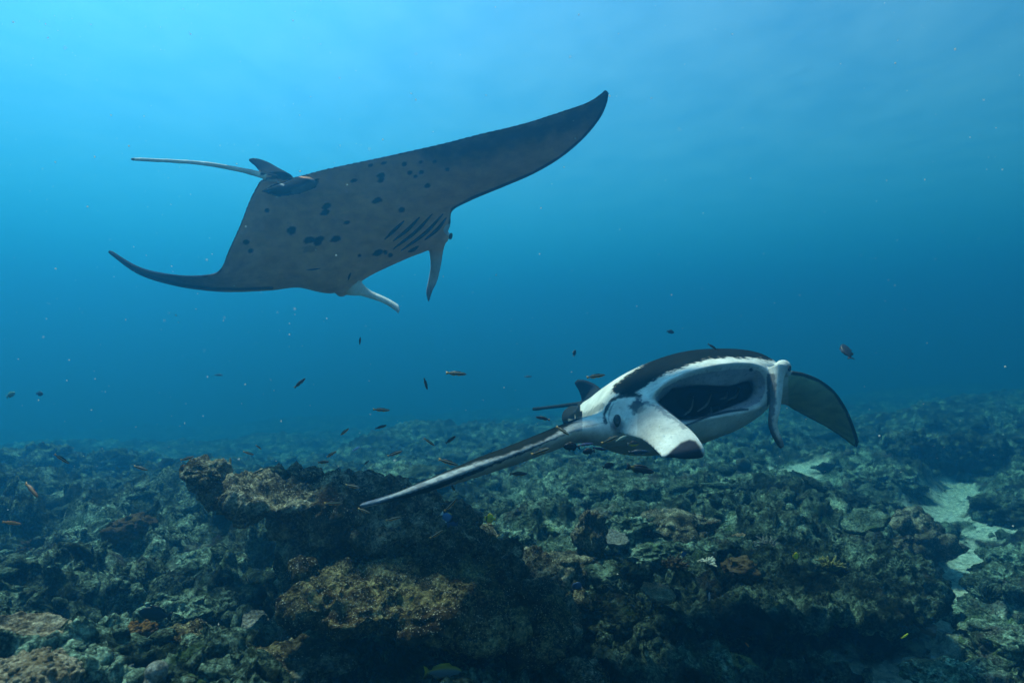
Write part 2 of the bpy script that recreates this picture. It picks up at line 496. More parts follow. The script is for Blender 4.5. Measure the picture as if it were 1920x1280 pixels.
    # belly blotches
    for (sx, sy, rx, ry) in [(547, 432, 8.5, 7.5), (612, 387, 9, 5), (609, 398, 8, 5), (580, 450, 11, 5.5), (598, 449, 11, 5), (596, 456, 7, 4.5), (629, 448, 9.5, 5.5),
                             (650, 417, 5.5, 3.2), (663, 339, 6, 3.5), (707, 376, 8.5, 5), (714, 329, 7.5, 5), (714, 338, 6.5, 4), (753, 394, 5.5, 4.5), (801, 348, 6, 4.5),
                             (500, 395, 4.5, 4), (462, 454, 5.5, 4.5), (470, 470, 5, 3.5), (708, 474, 9, 5), (695, 310, 5.5, 3), (720, 306, 5, 2.6), (758, 308, 5, 4), (768, 324, 5, 3.5),
                             (790, 323, 4.5, 3.5), (779, 331, 4, 3), (789, 304, 3.5, 2.5), (723, 473, 4, 4), (732, 478, 4.5, 4), (594, 337, 4, 2), (674, 479, 3, 2.5), (815, 303, 4, 3), (838, 318, 4, 3)]:
        q = np.hypot((x - sx) * .94 + (y - sy) * .34, (y - sy) * 1.0 - (x - sx) * -.0)
        q = np.hypot(((x - sx) * .94 - (y - sy) * .34) / rx, ((x - sx) * .34 + (y - sy) * .94) / ry) * .95
        lay(sstep(1.25, .85, q + .22 * j2) * see, (.035, .03, .03))
    lay(sstep(1.3, .7, np.hypot((x - 580) / 13, (y - 467) / 6) + .3 * j2) * see * .5, (.1, .09, .08))
    # head lobes pale, their tips dark
    lobe1 = (x > 650) & (y > 526 + (x < 672) * (672 - x) * .9) & (x < 760) & (y > 520)
    lay(lobe1 * sstep(640, 668, x), (.84, .84, .84))
    lobe2 = (x > 790) & (x < 850) & (y > 470)
    lay(lobe2 * sstep(462, 500, y) * .8, (.50, .53, .57))
    lay(lobe2 * sstep(520, 560, y) * .75, (.08, .10, .15))
    lay((np.hypot(x - 841, y - 430) < 9 + 3 * j) * .9, (.62, .63, .66))
    # tail pale below, dark above; fins dark
    tl = dline(x, y, [(495, 330), (440, 316.5), (380, 306.5), (310, 301.5), (240, 298.5)]) < 8
    up_ = Nn[:, 2]
    lay(tl * (x < 498) * (V[:, 1] < 4.12), (.86, .80, .68))
    lay(tl * (x < 490) * (x > 425) * sstep(.35, .7, up_), (.05, .055, .06))
    lay((tl & (x < 252)) * .8, (.08, .07, .06))
    dfin = inpoly(x, y, [(548, 339), (530, 338), (498, 327), (490, 329), (480, 318), (462, 304), (466, 292), (500, 298), (530, 315), (552, 332)])
    lay(dfin * (~tl | (x > 488)), (.030, .035, .038))
    pfin = inpoly(x, y, [(490, 359), (515, 345), (540, 340), (556, 331), (598, 340), (592, 352), (560, 364), (520, 369)])
    lay(pfin * see, (.035, .038, .042))
    lay(pfin * see * sstep(9, 3, dline(x, y, [(552, 360), (572, 352), (592, 344)])) * .8, (.16, .15, .15))
    lay(sstep(2.2, .8, dline(x, y, [(500, 337), (522, 341), (531, 347)])) * .7 * see, (.7, .7, .7))
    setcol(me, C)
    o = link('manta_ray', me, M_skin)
    tag(o, 'manta ray gliding higher in open water, showing its grey spotted belly and gill slits', 'manta ray', 'manta rays over the reef')
    bvh = BVHTree.FromPolygons([tuple(v) for v in V], [tuple(p.vertices) for p in me.polygons])
    for pts in ([(758, 414), (740, 431), (721, 449)], [(787, 407), (765, 430), (737, 452)], [(811, 401), (780, 434), (737, 467)],
                [(831, 401), (797, 437), (752, 470)], [(837, 408), (820, 430), (796, 450)], [(785, 461), (775, 468), (765, 472)]):
        groove(bvh, pts, 6.5, 'gill_slit', M_gill, o)
    groove(bvh, [(575, 506), (588, 505), (601, 503)], 2.6, 'gill_slit', M_gill, o)
    groove(bvh, [(658, 511), (655, 518), (653, 525)], 4, 'gill_slit', M_gill, o)
    small_eye(845, 443, 3.99, .018, o, (.8, -.5, -.3))
    return o

# ---- the nearer ray, mouth open
FWD = np.array((0.4226, -0.9063, 0.0))
C0 = P(1325, 750, 3.5)
def PP(px, py, o):
    r = P(px, py, 1.0)
    return r * ((C0 @ FWD + o) / (r @ FWD))

def build_feeding_ray():
    S = Shell()
    lip = [(1228, 748), (1249, 722), (1306, 696), (1378, 684), (1424, 689), (1441, 712), (1434, 750), (1396, 769), (1330, 782), (1272, 792)]
    drk = [(1233, 753), (1260, 728), (1306, 722), (1365, 723), (1404, 713), (1412, 729), (1401, 748), (1364, 764), (1320, 780), (1274, 786)]
    def shrink(p, k, c=(1325, 752)): return [(c[0] + (a - c[0]) * k, c[1] + (b - c[1]) * k) for a, b in p]
    outer = [(1224, 750), (1246, 716), (1304, 690), (1378, 678), (1428, 684), (1448, 710), (1441, 756), (1398, 777), (1330, 790), (1262, 800)]
    rA = [(1196, 776), (1222, 732), (1302, 680), (1386, 668), (1444, 676), (1463, 704), (1448, 755), (1400, 794), (1330, 821), (1238, 824)]
    rB = [(1150, 795), (1190, 722), (1290, 664), (1378, 655), (1438, 668), (1468, 700), (1447, 755), (1385, 803), (1300, 833), (1196, 842)]
    rC = [(1112, 802), (1152, 718), (1250, 667), (1345, 655), (1420, 664), (1458, 700), (1428, 758), (1345, 812), (1262, 848), (1172, 850)]
    rD = [(1085, 795), (1120, 735), (1200, 692), (1290, 668), (1368, 676), (1405, 710), (1370, 760), (1295, 805), (1220, 838), (1140, 842)]
    rE = [(1078, 782), (1098, 752), (1150, 728), (1220, 706), (1274, 714), (1294, 735), (1270, 765), (1215, 790), (1158, 806), (1105, 805)]
    rF = [(1082, 762), (1087, 754), (1096, 748), (1108, 745), (1116, 748), (1120, 754), (1115, 762), (1104, 768), (1094, 771), (1086, 769)]
    seq = [(shrink(drk, .62), -.62), (shrink(drk, .85), -.50), (shrink(drk, .99), -.32), (drk, -.13), (shrink(drk, 1.04), -.085)]
    mid = [((a[0] + b[0]) / 2, (a[1] + b[1]) / 2) for a, b in zip(lip, drk)]
    seq += [(mid, -.045), (lip, -.004), (outer, -.012), (rA, -.12), (rB, -.33), (rC, -.68), (rD, -1.08), (rE, -1.48), (rF, -1.85)]
    loops = []
    for poly, o in seq:
        loops.append(np.array([PP(a, b, o) for a, b in poly]))
    rings = np.array([crom(l, 96, closed=True) for l in loops])          # (m,96,3)
    dense = crom(rings.reshape(len(rings), -1), 13 * 12 + 1).reshape(-1, 96, 3)
    S.rings(list(dense))
    # wing reaching towards the left: leading edge turned to the lens
    rw = [  # x, y mid, thickness px, depth front, depth rear
        (1190, 790, 120, 3.45, 4.55), (1130, 805, 84, 3.32, 4.5), (1085, 808, 58, 3.22, 4.4), (1060, 815, 50, 3.16, 4.3), (1000, 838, 46, 3.05, 4.15), (950, 857, 43, 2.97, 3.95),
        (900, 874.5, 39, 2.9, 3.75), (850, 893, 31, 2.84, 3.5), (800, 911, 22, 2.8, 3.25), (750, 928, 13, 2.77, 3.02), (712, 939.5, 7, 2.76, 2.9), (690, 945, 4.5, 2.76, 2.84), (674, 948.5, 2.5, 2.77, 2.8)]
    S.blade([(P(x, y, a), P(x + 8, y - 3, b), th * .40 * a / F) for x, y, th, a, b in rw], 200, np.array((0, 0, 1.)), K=48, edge=.008)
    # wing on the far side, drooping
    lw = [(1400, 760, 4.9, 1440, 690, 3.95, .10), (1465, 757, 4.9, 1478, 698, 4.1, .05), (1490, 769, 4.95, 1508, 702, 4.22, .04), (1520, 785, 5.0, 1538, 713, 4.38, .028), (1550, 801, 5.05, 1566, 735, 4.52, .02),
          (1578, 819, 5.07, 1589, 771, 4.66, .014), (1597, 833, 5.06, 1602, 806, 4.8, .010), (1605.5, 838.5, 5.0, 1608, 828, 4.88, .007)]
    S.blade([(P(*r[3:6]), P(*r[0:3]), r[6]) for r in lw], 130, np.array((.4, .2, 1.)), K=40, edge=.008)
    def fin(rows, n, up, edge=.009, arch=0.0, K=24):
        S.blade([(P(*r[0:3]), P(*r[3:6]), r[6]) for r in rows], n, np.array(up), K=K, edge=edge, arch=arch)
    # broad head lobe on the near side, unrolled, its end folding under
    fin([(1205, 742, 3.5, 1150, 806, 3.42, .055), (1226, 752, 3.38, 1172, 815, 3.3, .034), (1250, 769, 3.26, 1200, 823, 3.17, .018), (1275, 789, 3.15, 1219, 835, 3.06, .012),
         (1298, 809, 3.05, 1234, 850, 2.97, .013), (1314, 829, 2.98, 1243, 857, 2.92, .013), (1321, 845, 2.95, 1262, 858, 2.92, .013), (1319, 852, 2.98, 1285, 857, 2.95, .010)], 90, (0, 0, 1), edge=.010, arch=.02, K=40)
    # slender head lobe on the far side, hanging
    fin([(1442, 688, 3.72, 1478, 690, 3.78, .05), (1446, 712, 3.68, 1468, 712, 3.72, .03), (1447, 740, 3.64, 1465, 742, 3.68, .018), (1445, 768, 3.6, 1461, 770, 3.64, .014), (1443.5, 793, 3.57, 1456, 793, 3.6, .012),
         (1448, 813, 3.55, 1460, 811, 3.57, .011), (1457, 829, 3.53, 1466, 825, 3.55, .010), (1464, 840, 3.52, 1469, 838, 3.53, .007)], 90, (1, 0, .2), edge=.010)
    S.ball(P(1468, 689, 3.86), .050); S.ball(P(1473, 697, 3.9), .035)
    S.ball(P(1168, 786, 3.50), .125)                                                # brow over the near eye
    # dorsal fin, pelvic hump, tail
    fin([(1135, 738, 5.0, 1090, 768, 5.25, .05), (1123, 726, 5.12, 1090, 748, 5.3, .02), (1110, 717.5, 5.18, 1085, 732, 5.3, .014), (1096, 713, 5.22, 1079, 722, 5.3, .011), (1082, 713.5, 5.25, 1077, 718, 5.28, .008)], 60, (.3, -1, 0))
    S.ball(P(1078, 783, 5.1), (.11, .2, .10))
    S.tube([P(1110, 755, 5.1), P(1080, 757.5, 5.35), P(1050, 761, 5.5), P(1020, 764.5, 5.7), P(1000, 767, 5.8)], [.03, .020, .017, .016, .018], 80, 12)
    me = S.fused('manta_ray', .0072, 3)
    V, Nn = getv(me), getn(me)
    x, y = proj(V)
    o_ = V @ FWD - C0 @ FWD
    j = fbm(V * 14, 4, 5); j2 = fbm(V * 50, 4, 2); j3 = fbm(V * np.array((30, 30, 120)), 3, 12)
    see = ((Nn * V).sum(1) < 0)
    dark = np.array((.010, .014, .014)); white = np.array((.62, .595, .56))
    up_ = Nn[:, 2]
    C = np.where((up_ > .15)[:, None], dark, np.array((.60, .55, .48)))            # back dark, belly pale by default
    def lay(mask, c):
        nonlocal C
        m_ = np.clip(mask * 1.0, 0, 1)[:, None]; C = C * (1 - m_) + np.array(c) * m_
    head = see & (x > 1088) & (x < 1486) & (V[:, 1] < 5.05)
    lay(head, white)
    # lower flank and throat greyer
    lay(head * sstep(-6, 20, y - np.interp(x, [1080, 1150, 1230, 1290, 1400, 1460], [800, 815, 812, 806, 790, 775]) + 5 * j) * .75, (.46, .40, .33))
    back = [(1146, 735), (1152, 720), (1186, 697), (1240, 660), (1340, 645), (1430, 650), (1466, 672), (1440, 677), (1420, 672), (1380, 671), (1330, 672), (1290, 686), (1256, 697), (1236, 707), (1214, 721), (1200, 733), (1190, 741), (1165, 741)]
    lay(sstep(-2.5, 2.5, dpoly(x, y, back) + 1.9 * j2 + 2.2 * j3) * head * (o_ < -.02), dark)
    lay(sstep(4.6, 2.0, dline(x, y, [(1200, 741), (1176, 741), (1158, 744), (1146, 752), (1138, 764), (1133, 778), (1136, 792)]) + 1.8 * j2) * head * (V[:, 1] > 3.2) * .92, dark)
    lay(sstep(2.2, .8, dline(x, y, [(1150, 757), (1143, 770), (1141, 785), (1146, 800)]) + 1.0 * j2) * head * .7, (.12, .13, .15))
    lay(sstep(1.6, .6, dline(x, y, [(1095, 800), (1118, 795), (1136, 792)]) + .8 * j2) * head * .5, (.2, .19, .19))
    lay(sstep(1.5, .5, dline(x, y, [(1150, 812), (1175, 818), (1195, 826)]) + .8 * j2) * head * .4, (.2, .19, .18))
    lay(sstep(9, 3, np.hypot((x - 1194) / 1.1, (y - 762) / 1.2) - 6 + 4 * j2) * head * .9, (.04, .05, .065))
    lay(sstep(5.5, 1.5, dline(x, y, [(1192, 752), (1218, 757), (1236, 766), (1258, 781), (1276, 796)]) + 4.5 * j2) * see * .75, (.07, .08, .11))
    lay(sstep(18, 5, np.hypot((x - 1160) * 1.0, (y - 799) * .85) + 5 * j) * head * .85, (.07, .07, .09))
    lay(sstep(15, 6, np.hypot((x - 1172) * .8, (y - 776) * 1.2) + 3 * j) * head * .6, (.62, .61, .60))
    lay(sstep(3.0, 1.2, dline(x, y, [(1130, 760), (1118, 766), (1108, 774), (1096, 778)]) + 2.5 * j2 - 3) * head * .55, (.06, .08, .08))
    # mouth: palate grey, throat dark, thin dark seam along the lower lip
    inl = inpoly(x, y, lip) & (o_ > -.8) & (V[:, 1] > 3.2)
    lay(inl * (o_ < -.02), (.36, .34, .38))
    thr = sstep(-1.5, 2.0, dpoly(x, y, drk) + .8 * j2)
    lay(inl * thr * (o_ < -.10), (.012, .012, .016))  # dark of the gill rakers, with the mouth's shade put into the colour
    lay(sstep(3.0, 1.2, dline(x, y, [(1282, 799), (1330, 779.5), (1365, 771), (1402, 767)])) * (V[:, 1] > 3.3) * (o_ > -.2) * .92, (.03, .04, .05))
    lay(sstep(4.5, 2.5, np.hypot(x - 1408, y - 693)) * (o_ > -.2) * (V[:, 1] > 3.3), (.03, .03, .035))
    lay((inl & (j2 > .72) & (o_ > -.1)) * .5, (.1, .1, .11))
    # wing to the left: dark back, white front, thin dark line, grey underside
    lwg = see & (x < 1092) & (V[:, 1] < 4.7) & (y > 770)
    T = np.array([(672, 946, 951), (700, 940.5, 945), (750, 921, 935), (800, 899, 923), (850, 877, 909), (900, 855, 894), (950, 835, 879), (1000, 814, 861), (1060, 787, 840), (1092, 768, 845)])
    yt, yb = np.interp(x, T[:, 0], T[:, 1]), np.interp(x, T[:, 0], T[:, 2])
    v = (y - yt) / (yb - yt) + .05 * j2 * sstep(750, 900, x)
    a0 = np.interp(x, [672, 780, 850, 930, 1000, 1040, 1060, 1092], [-.1, .02, .12, .32, .40, .33, .27, .16])
    a1 = np.interp(x, [672, 780, 850, 930, 1000, 1060, 1092], [.62, .60, .56, .53, .50, .50, .48])
    a2 = np.interp(x, [672, 780, 850, 930, 1000, 1060, 1092], [1.4, 1.1, .85, .66, .58, .53, .485])
    lay(lwg * 1.0, (.50, .44, .37))
    lay(lwg * sstep(a2 + .03, a2 - .03, v), (.022, .026, .036))
    lay(lwg * sstep(a1 + .04, a1 - .04, v), (.29, .305, .32))
    lay(lwg * sstep(a1 + .04, a1 - .04, v) * sstep(.1, .6, j3 + .6 * j2) * .6, (.09, .10, .12))
    lay(lwg * sstep(a0 + .10, a0 - .05, v), dark)
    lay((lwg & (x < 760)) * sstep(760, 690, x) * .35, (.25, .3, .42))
    # far wing: greyish underside, light through it put into the green tint, dark rim
    fw = (x > 1478) & (V[:, 1] > 3.95)
    lay(fw * see, (.36, .42, .27))
    le = dline(x, y, [(1478, 697)] + [(r[3], r[4]) for r in lw[2:]] + [(1606, 838)])
    lay(fw * sstep(6, 3.0, le) * .95, (.012, .014, .018))
    lay(fw * sstep(3, 1.2, dline(x, y, [(r[0], r[1]) for r in lw])) * .7, (.02, .02, .02))
    lay(fw * ~see, dark)
    # near lobe: the fold under its end is dark
    lobe = (V[:, 1] < 3.33) & (x > 1195) & see
    lay(lobe * (o_ > .05), (.62, .59, .555))
    pal = (head | lobe) & (C.mean(1) > .28)
    lay(pal * sstep(.50, .75, vnoise(V * 85, 3)) * sstep(-.2, .5, j) * .35, (.16, .17, .18))
    lay(pal * sstep(.62, .74, vnoise(V * np.array((25, 60, 200)), 9)) * .30, (.22, .22, .23))
    lay(lobe * sstep(1275, 1205, x + (y - 800) * .4 + 10 * j) * .55, (.36, .325, .285))  # lobe base greyed: shading of the face painted as a gradient
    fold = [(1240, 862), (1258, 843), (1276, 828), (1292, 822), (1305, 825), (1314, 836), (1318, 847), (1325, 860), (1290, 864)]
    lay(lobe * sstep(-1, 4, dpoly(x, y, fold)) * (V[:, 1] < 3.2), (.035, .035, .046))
    lay(lobe * sstep(3.5, 1.2, dline(x, y, [(1321, 843), (1317, 834), (1304, 815)])) * .6, (.8, .8, .8))
    lay(sstep(5.5, 1.5, dline(x, y, [(1222, 757), (1240, 768), (1262, 784), (1282, 800)]) + 5 * j2) * lobe * .55, (.08, .09, .12))
    # far lobe: mottled, dark down its left edge and tip
    fl = (x > 1438) & (x < 1474) & (y > 700) & (V[:, 1] < 3.76) & (o_ > -.42)
    cx = np.interp(y, [700, 740, 790, 815, 840], [1455, 1456, 1450, 1455, 1467])
    lay(fl * sstep(2.5, -2.5, x - cx + 3.0 * j2) * .85, (.05, .06, .08))
    lay(fl * sstep(808, 830, y) * .8, (.05, .055, .06))
    knob = np.hypot(x - 1470, y - 690) < 17
    lay(knob * (V[:, 1] > 3.7) * (j2 > .2) * .5, (.2, .22, .22))
    df = inpoly(x, y, [(1074, 712), (1090, 708), (1115, 716), (1130, 731), (1112, 742), (1092, 760), (1086, 738)])
    lay((df & (V[:, 1] > 5.0)), (.022, .026, .03))
    lay((V[:, 1] > 4.95) & (x < 1092), (.025, .03, .032))
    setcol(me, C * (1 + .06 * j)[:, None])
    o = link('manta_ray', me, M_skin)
    tag(o, 'manta ray swimming low over the reef with its white mouth wide open', 'manta ray', 'manta rays over the reef')
    bvh = BVHTree.FromPolygons([tuple(v_) for v_ in V], [tuple(p.vertices) for p in me.polygons])
    small_eye(1157, 789, 3.38, .030, o, (-.5, -.85, 0), bvh)
    small_eye(1480, 690, 3.86, .016, o, (.7, -.5, 0), bvh)
    for (x0, y0, x1, y1) in [(1308, 771, 1334, 739), (1283, 778, 1300, 748), (1326, 777, 1333, 763), (1337, 776, 1349, 764), (1366, 750, 1387, 727), (1350, 748, 1364, 734)]:
        s = Shell(); a, c = PP(x0, y0, -.2), PP(x1, y1, -.30); m_ = (a + c) / 2 + np.array((.012, 0, -.012))
        s.tube([a, m_, c], [.004, .0075, .003], 14, 8)
        link('gill_arch', mesh('gill_arch', s.v, s.f), M_arch, o)
    return o


# ------------------------------------------------------------------ the water: one closed box of even haze
def build_haze():
    X0, X1, Y0, Y1, Z0, Z1 = -160, 160, -10, 160, -22, 9.5
    vs = [(x, y, z) for x in (X0, X1) for y in (Y0, Y1) for z in (Z0, Z1)]
    fs = [(0, 1, 3, 2), (4, 6, 7, 5), (0, 4, 5, 1), (2, 3, 7, 6), (0, 2, 6, 4), (1, 5, 7, 3)]
    m = D.materials.new('haze'); m.use_nodes = True; n = m.node_tree; n.nodes.clear()
    out = n.nodes.new('ShaderNodeOutputMaterial'); pv = n.nodes.new('ShaderNodeVolumePrincipled')
    pv.inputs['Color'].default_value = (.024, .205, .455, 1)
    pv.inputs['Absorption Color'].default_value = (0.0, .294, .33, 1)
    pv.inputs['Density'].default_value = .092
    pv.inputs['Anisotropy'].default_value = .72
    n.links.new(pv.outputs[0], out.inputs['Volume'])
    o = link('haze', mesh('haze', vs, fs, False), m)
    o['kind'] = 'stuff'
build_haze()

def build_surface():
    """the rippled sea surface overhead: light passes, crests scatter some of it"""
    n = 60
    V = np.array([(-105 + 210 * i / n, -8 + 160 * j / n, 9.2) for j in range(n + 1) for i in range(n + 1)], float)
    V[:, 2] += .12 * fbm(V * .25, 3, 4)
    Q = np.array([(j * (n + 1) + i, j * (n + 1) + i + 1, (j + 1) * (n + 1) + i + 1, (j + 1) * (n + 1) + i) for j in range(n) for i in range(n)])
    m = D.materials.new('water_surface'); m.use_nodes = True; t = m.node_tree; N, L = t.nodes, t.links; N.clear()
    out = N.new('ShaderNodeOutputMaterial'); mx = N.new('ShaderNodeMixShader'); tr = N.new('ShaderNodeBsdfTransparent'); tl = N.new('ShaderNodeBsdfTranslucent')
    tl.inputs[0].default_value = (.9, .9, .9, 1)
    g = N.new('ShaderNodeNewGeometry'); mp = N.new('ShaderNodeMapping'); mp.inputs['Scale'].default_value = (1, .7, 1); mp.inputs['Rotation'].default_value = (0, 0, .5)
    L.new(g.outputs['Position'], mp.inputs['Vector'])
    a = tex_noise(N, L, mp.outputs[0], .5, 6, .6)
    f = ramp(N, L, a, .34, .68, (.01, .01, .01, 1), (.06, .06, .06, 1))
    L.new(f, mx.inputs[0]); L.new(tr.outputs[0], mx.inputs[1]); L.new(tl.outputs[0], mx.inputs[2]); L.new(mx.outputs[0], out.inputs['Surface'])
    o = link('water_surface', mesh_np('water_surface', V, Q), m); o['kind'] = 'structure'
build_surface()

# ------------------------------------------------------------------ the seabed
GP = [(0, 1280, 2.2), (150, 1240, 2.4), (300, 1280, 2.6), (100, 1130, 3.8), (250, 1080, 4.5), (400, 1150, 4.0), (30, 1000, 6), (350, 1000, 6), (100, 930, 8), (300, 905, 9.5),
      (60, 902, 12), (300, 898, 13), (500, 1210, 3.4), (700, 1300, 3.2), (900, 1300, 3.4), (900, 1180, 4.2), (1050, 1230, 4.0), (1000, 1080, 5.2), (900, 985, 7), (900, 920, 9), (900, 888, 12.5),
      (800, 815, 18), (1300, 1000, 6.5), (1500, 1000, 6.5), (1230, 1130, 4.8), (1600, 1020, 6.4), (1300, 920, 9), (1100, 960, 7.5), (1500, 1262, 4.6), (1400, 1250, 4.9), (1550, 1200, 5.2), (1700, 1250, 4.8), (1850, 1280, 4.5),
      (1790, 1090, 6.6), (1800, 1000, 8.2), (1790, 930, 10.5), (1900, 1110, 6.3), (1910, 1000, 8), (1900, 900, 10), (1500, 880, 11), (1600, 830, 15), (1800, 775, 18), (1400, 775, 20), (1100, 800, 20), (1900, 755, 22),
      (200, 866, 19), (550, 848, 21), (0, 866, 17), (1700, 890, 10.5), (1600, 790, 24), (1000, 808, 26), (700, 830, 26), (0, 838, 35), (300, 832, 35), (650, 806, 38), (1000, 788, 40), (1400, 766, 38), (1800, 738, 38), (2100, 735, 38),
      (0, 815, 65), (400, 805, 65), (800, 785, 68), (1200, 765, 68), (1600, 745, 65), (2000, 715, 65), (0, 795, 110), (960, 770, 110), (1920, 710, 110), (-500, 830, 60), (2400, 720, 60)]
CP = [tuple(P(*g)) for g in GP] + [(-1.5, 1.0, -1.5), (1.5, 1.5, -2.6), (0, 1.2, -2.1), (-8, 4, -1.7), (10, 5, -2.3), (-12, 10, -2.7), (14, 10, -2.3), (20, 20, -1.9), (-20, 20, -4.4),
      (3.5, 3.2, -2.6), (5.5, 4.2, -2.55)]
CPA = np.array(CP)
def base_height(x, y):
    u, v = x / np.maximum(y, .8), np.log(np.maximum(y, .8)) * .75
    cu, cv = CPA[:, 0] / np.maximum(CPA[:, 1], .8), np.log(np.maximum(CPA[:, 1], .8)) * .75
    num = np.zeros_like(x); den = np.zeros_like(x)
    for i in range(len(CPA)):
        wgt = 1.0 / ((u - cu[i]) ** 2 + (v - cv[i]) ** 2 + .0016) ** 2
        num += wgt * CPA[i, 2]; den += wgt
    return num / den

SAND = [(1715, 1125, 36), (1785, 1085, 80), (1810, 1035, 66), (1845, 990, 54), (1775, 955, 62), (1800, 915, 55), (1500, 885, 44), (1390, 1262, 70), (1330, 1275, 50), (1700, 1250, 90), (1640, 1262, 80), (1560, 1250, 60),
        (1910, 1250, 70), (1745, 1175, 60), (1850, 1190, 50), (1860, 860, 30), (1740, 850, 24), (840, 905, 30), (470, 985, 34), (470, 1095, 26), (1000, 860, 36), (100, 985, 26), (330, 1100, 40)]

def build_seabed():
    nu, nv = 620, 640
    u = np.linspace(-1.25, 1.25, nu)
    Y = 1.0 * (120 / 1.0) ** (np.linspace(0, 1, nv) ** 1.25)
    U, VV = np.meshgrid(u, Y)
    x, y = (U * (VV + .25)).ravel(), VV.ravel()
    z = base_height(x, y)
    p2 = np.column_stack([x, y]); zz = np.zeros_like(x)
    p3 = np.column_stack([x, y, zz])
    px, py = 960 + F * x / y, 640 - F * z / y
    sand = np.zeros_like(x); wide = np.zeros_like(x); j = fbm(p3 * 2.2, 4, 77); j8 = fbm(p3 * 9, 3, 78)
    for sx, sy, r in SAND:
        d = np.hypot((px - sx), (py - sy) * 2.0) / r
        wide = np.maximum(wide, sstep(1.9, .8, d))
        sand = np.maximum(sand, sstep(1.1, .65, d + .55 * j + .34 * j8))
    k = 1 - .85 * np.maximum(sand, .8 * wide)
    z = z - .06 * wide * (px > 1250)
    wx = np.column_stack([x + .22 * vnoise(p3 * 1.6, 3), y + .22 * vnoise(p3 * 1.6, 4)])
    f1, r1 = worley2(wx * 1.05, 11); f2, r2 = worley2(wx * 2.6, 12); f3, r3 = worley2(wx * 6.5, 13); f4, r4 = worley2(wx * 15, 14)
    dome = lambda f, r: np.sqrt(np.maximum(0, 1 - (f / .72) ** 2)) * (.25 + .75 * r)
    far = sstep(7, 16, y)
    z = z + k * (.26 * (dome(f1, r1) - .35) * (1 - .45 * far) + .17 * (dome(f2, r2) - .3) + .07 * dome(f3, r3) + .022 * dome(f4, r4))
    z = z + k * (.17 * fbm(p3 * .75, 3, 20) * (1 - .4 * far) + .085 * (ridged(p3 * 1.9, 4, 21) - .5) + .04 * ridged(p3 * 6, 4, 22) + .014 * fbm(p3 * 30, 3, 23)) + .02 * fbm(p3 * 3, 3, 5)
    V = np.column_stack([x, y, z])
    # sideways push so lumps hang over the hollows between them
    amp = k[:, None]
    V[:, :2] += amp * (.03 * np.column_stack([fbm(V * 3.4, 2, 31), fbm(V * 3.4, 2, 35)]) + .034 * np.column_stack([fbm(V * 10, 2, 41), fbm(V * 10, 2, 45)]) + .014 * np.column_stack([fbm(V * 26, 2, 51), fbm(V * 26, 2, 55)]))
    idx = np.arange(nu * nv).reshape(nv, nu)
    Q = np.stack([idx[:-1, :-1], idx[:-1, 1:], idx[1:, 1:], idx[1:, :-1]], -1).reshape(-1, 4)
    me = mesh_np('seabed', V, Q)
    setfloat(me, np.clip(sand, 0, 1), 'sand')
    o = link('seabed', me, M_bed); o['kind'] = 'structure'
    return V, Q, np.clip(sand, 0, 1)
BED_V, BED_Q, BED_S = build_seabed()
BED = BVHTree.FromPolygons(BED_V.tolist(), BED_Q.tolist())
def sand_at(x, y):
    h = BED.ray_cast(Vector((x, y, 6)), Vector((0, 0, -1)))
    return BED_S[BED_Q[h[2]][0]] if h[2] is not None else 0
def ground(x, y):
    h = BED.ray_cast(Vector((x, y, 6)), Vector((0, 0, -1)))
    return h[0].z if h[0] is not None else -2.3

# ------------------------------------------------------------------ rocks and corals
def roughen(V, N, seed, amp, knob=1.0):
    d = amp * (.9 * (ridged(V * 3.2, 3, seed) - .6) + .42 * (ridged(V * 9, 3, seed + 5) - .4) + .13 * fbm(V * 38, 3, seed + 9))
    d = d + knob * amp * .55 * (.55 - worley3(V * 11, seed + 3)) + knob * amp * .30 * (.5 - worley3(V * 27, seed + 4)) + knob * amp * .12 * (.5 - worley3(V * 55, seed + 6))
    return V + N * d[:, None]

def fused_rock(name, blobs, voxel, amp, mat, seed, label, cat, group=None, knob=1.0, smooth=2):
    S = Shell()
    for (px, py, Y, rx, ry, rz) in blobs: S.ball(P(px, py, Y), (rx, ry, rz))
    me = S.fused(name, voxel, smooth)
    V, N = getv(me), getn(me)
    V = roughen(V, N, seed, amp, knob); setv(me, V)
    return tag(link(name, me, mat), label, cat, group)

_ico = {}
def ico(level):
    if level not in _ico:
        bm = bmesh.new(); bmesh.ops.create_icosphere(bm, subdivisions=level, radius=1.0)
        _ico[level] = (np.array([v.co[:] for v in bm.verts]), np.array([[v.index for v in f.verts] for f in bm.faces])); bm.free()
    return _ico[level]

def boulder(px, py, Y, rx, ry, rz, mat, seed, label, name='coral_boulder', cat='boulder', group=None, level=5, amp=None, sharp=1.0, tilt=0.0):
    U, Fc = ico(level)
    rng = np.random.RandomState(seed)
    q = U * (1 + .26 * fbm(U * 1.5 + seed, 3, seed)[:, None] + .16 * ridged(U * 2.6 + seed, 2, seed + 1)[:, None])
    q[:, 2] = np.where(q[:, 2] > 0, q[:, 2] * .9, q[:, 2])
    V = q * np.array((rx, ry, rz))
    if tilt:
        c_, s_ = math.cos(tilt), math.sin(tilt); V = V @ np.array(((c_, 0, s_), (0, 1, 0), (-s_, 0, c_)))
    V = V + P(px, py, Y)
    me = mesh_np(name, V, Fc)
    V2 = roughen(V, getn(me), seed + 100, amp if amp else .30 * min(rx, rz, ry) + .012, sharp); setv(me, V2)
    return tag(link(name, me, mat), label, cat, group)

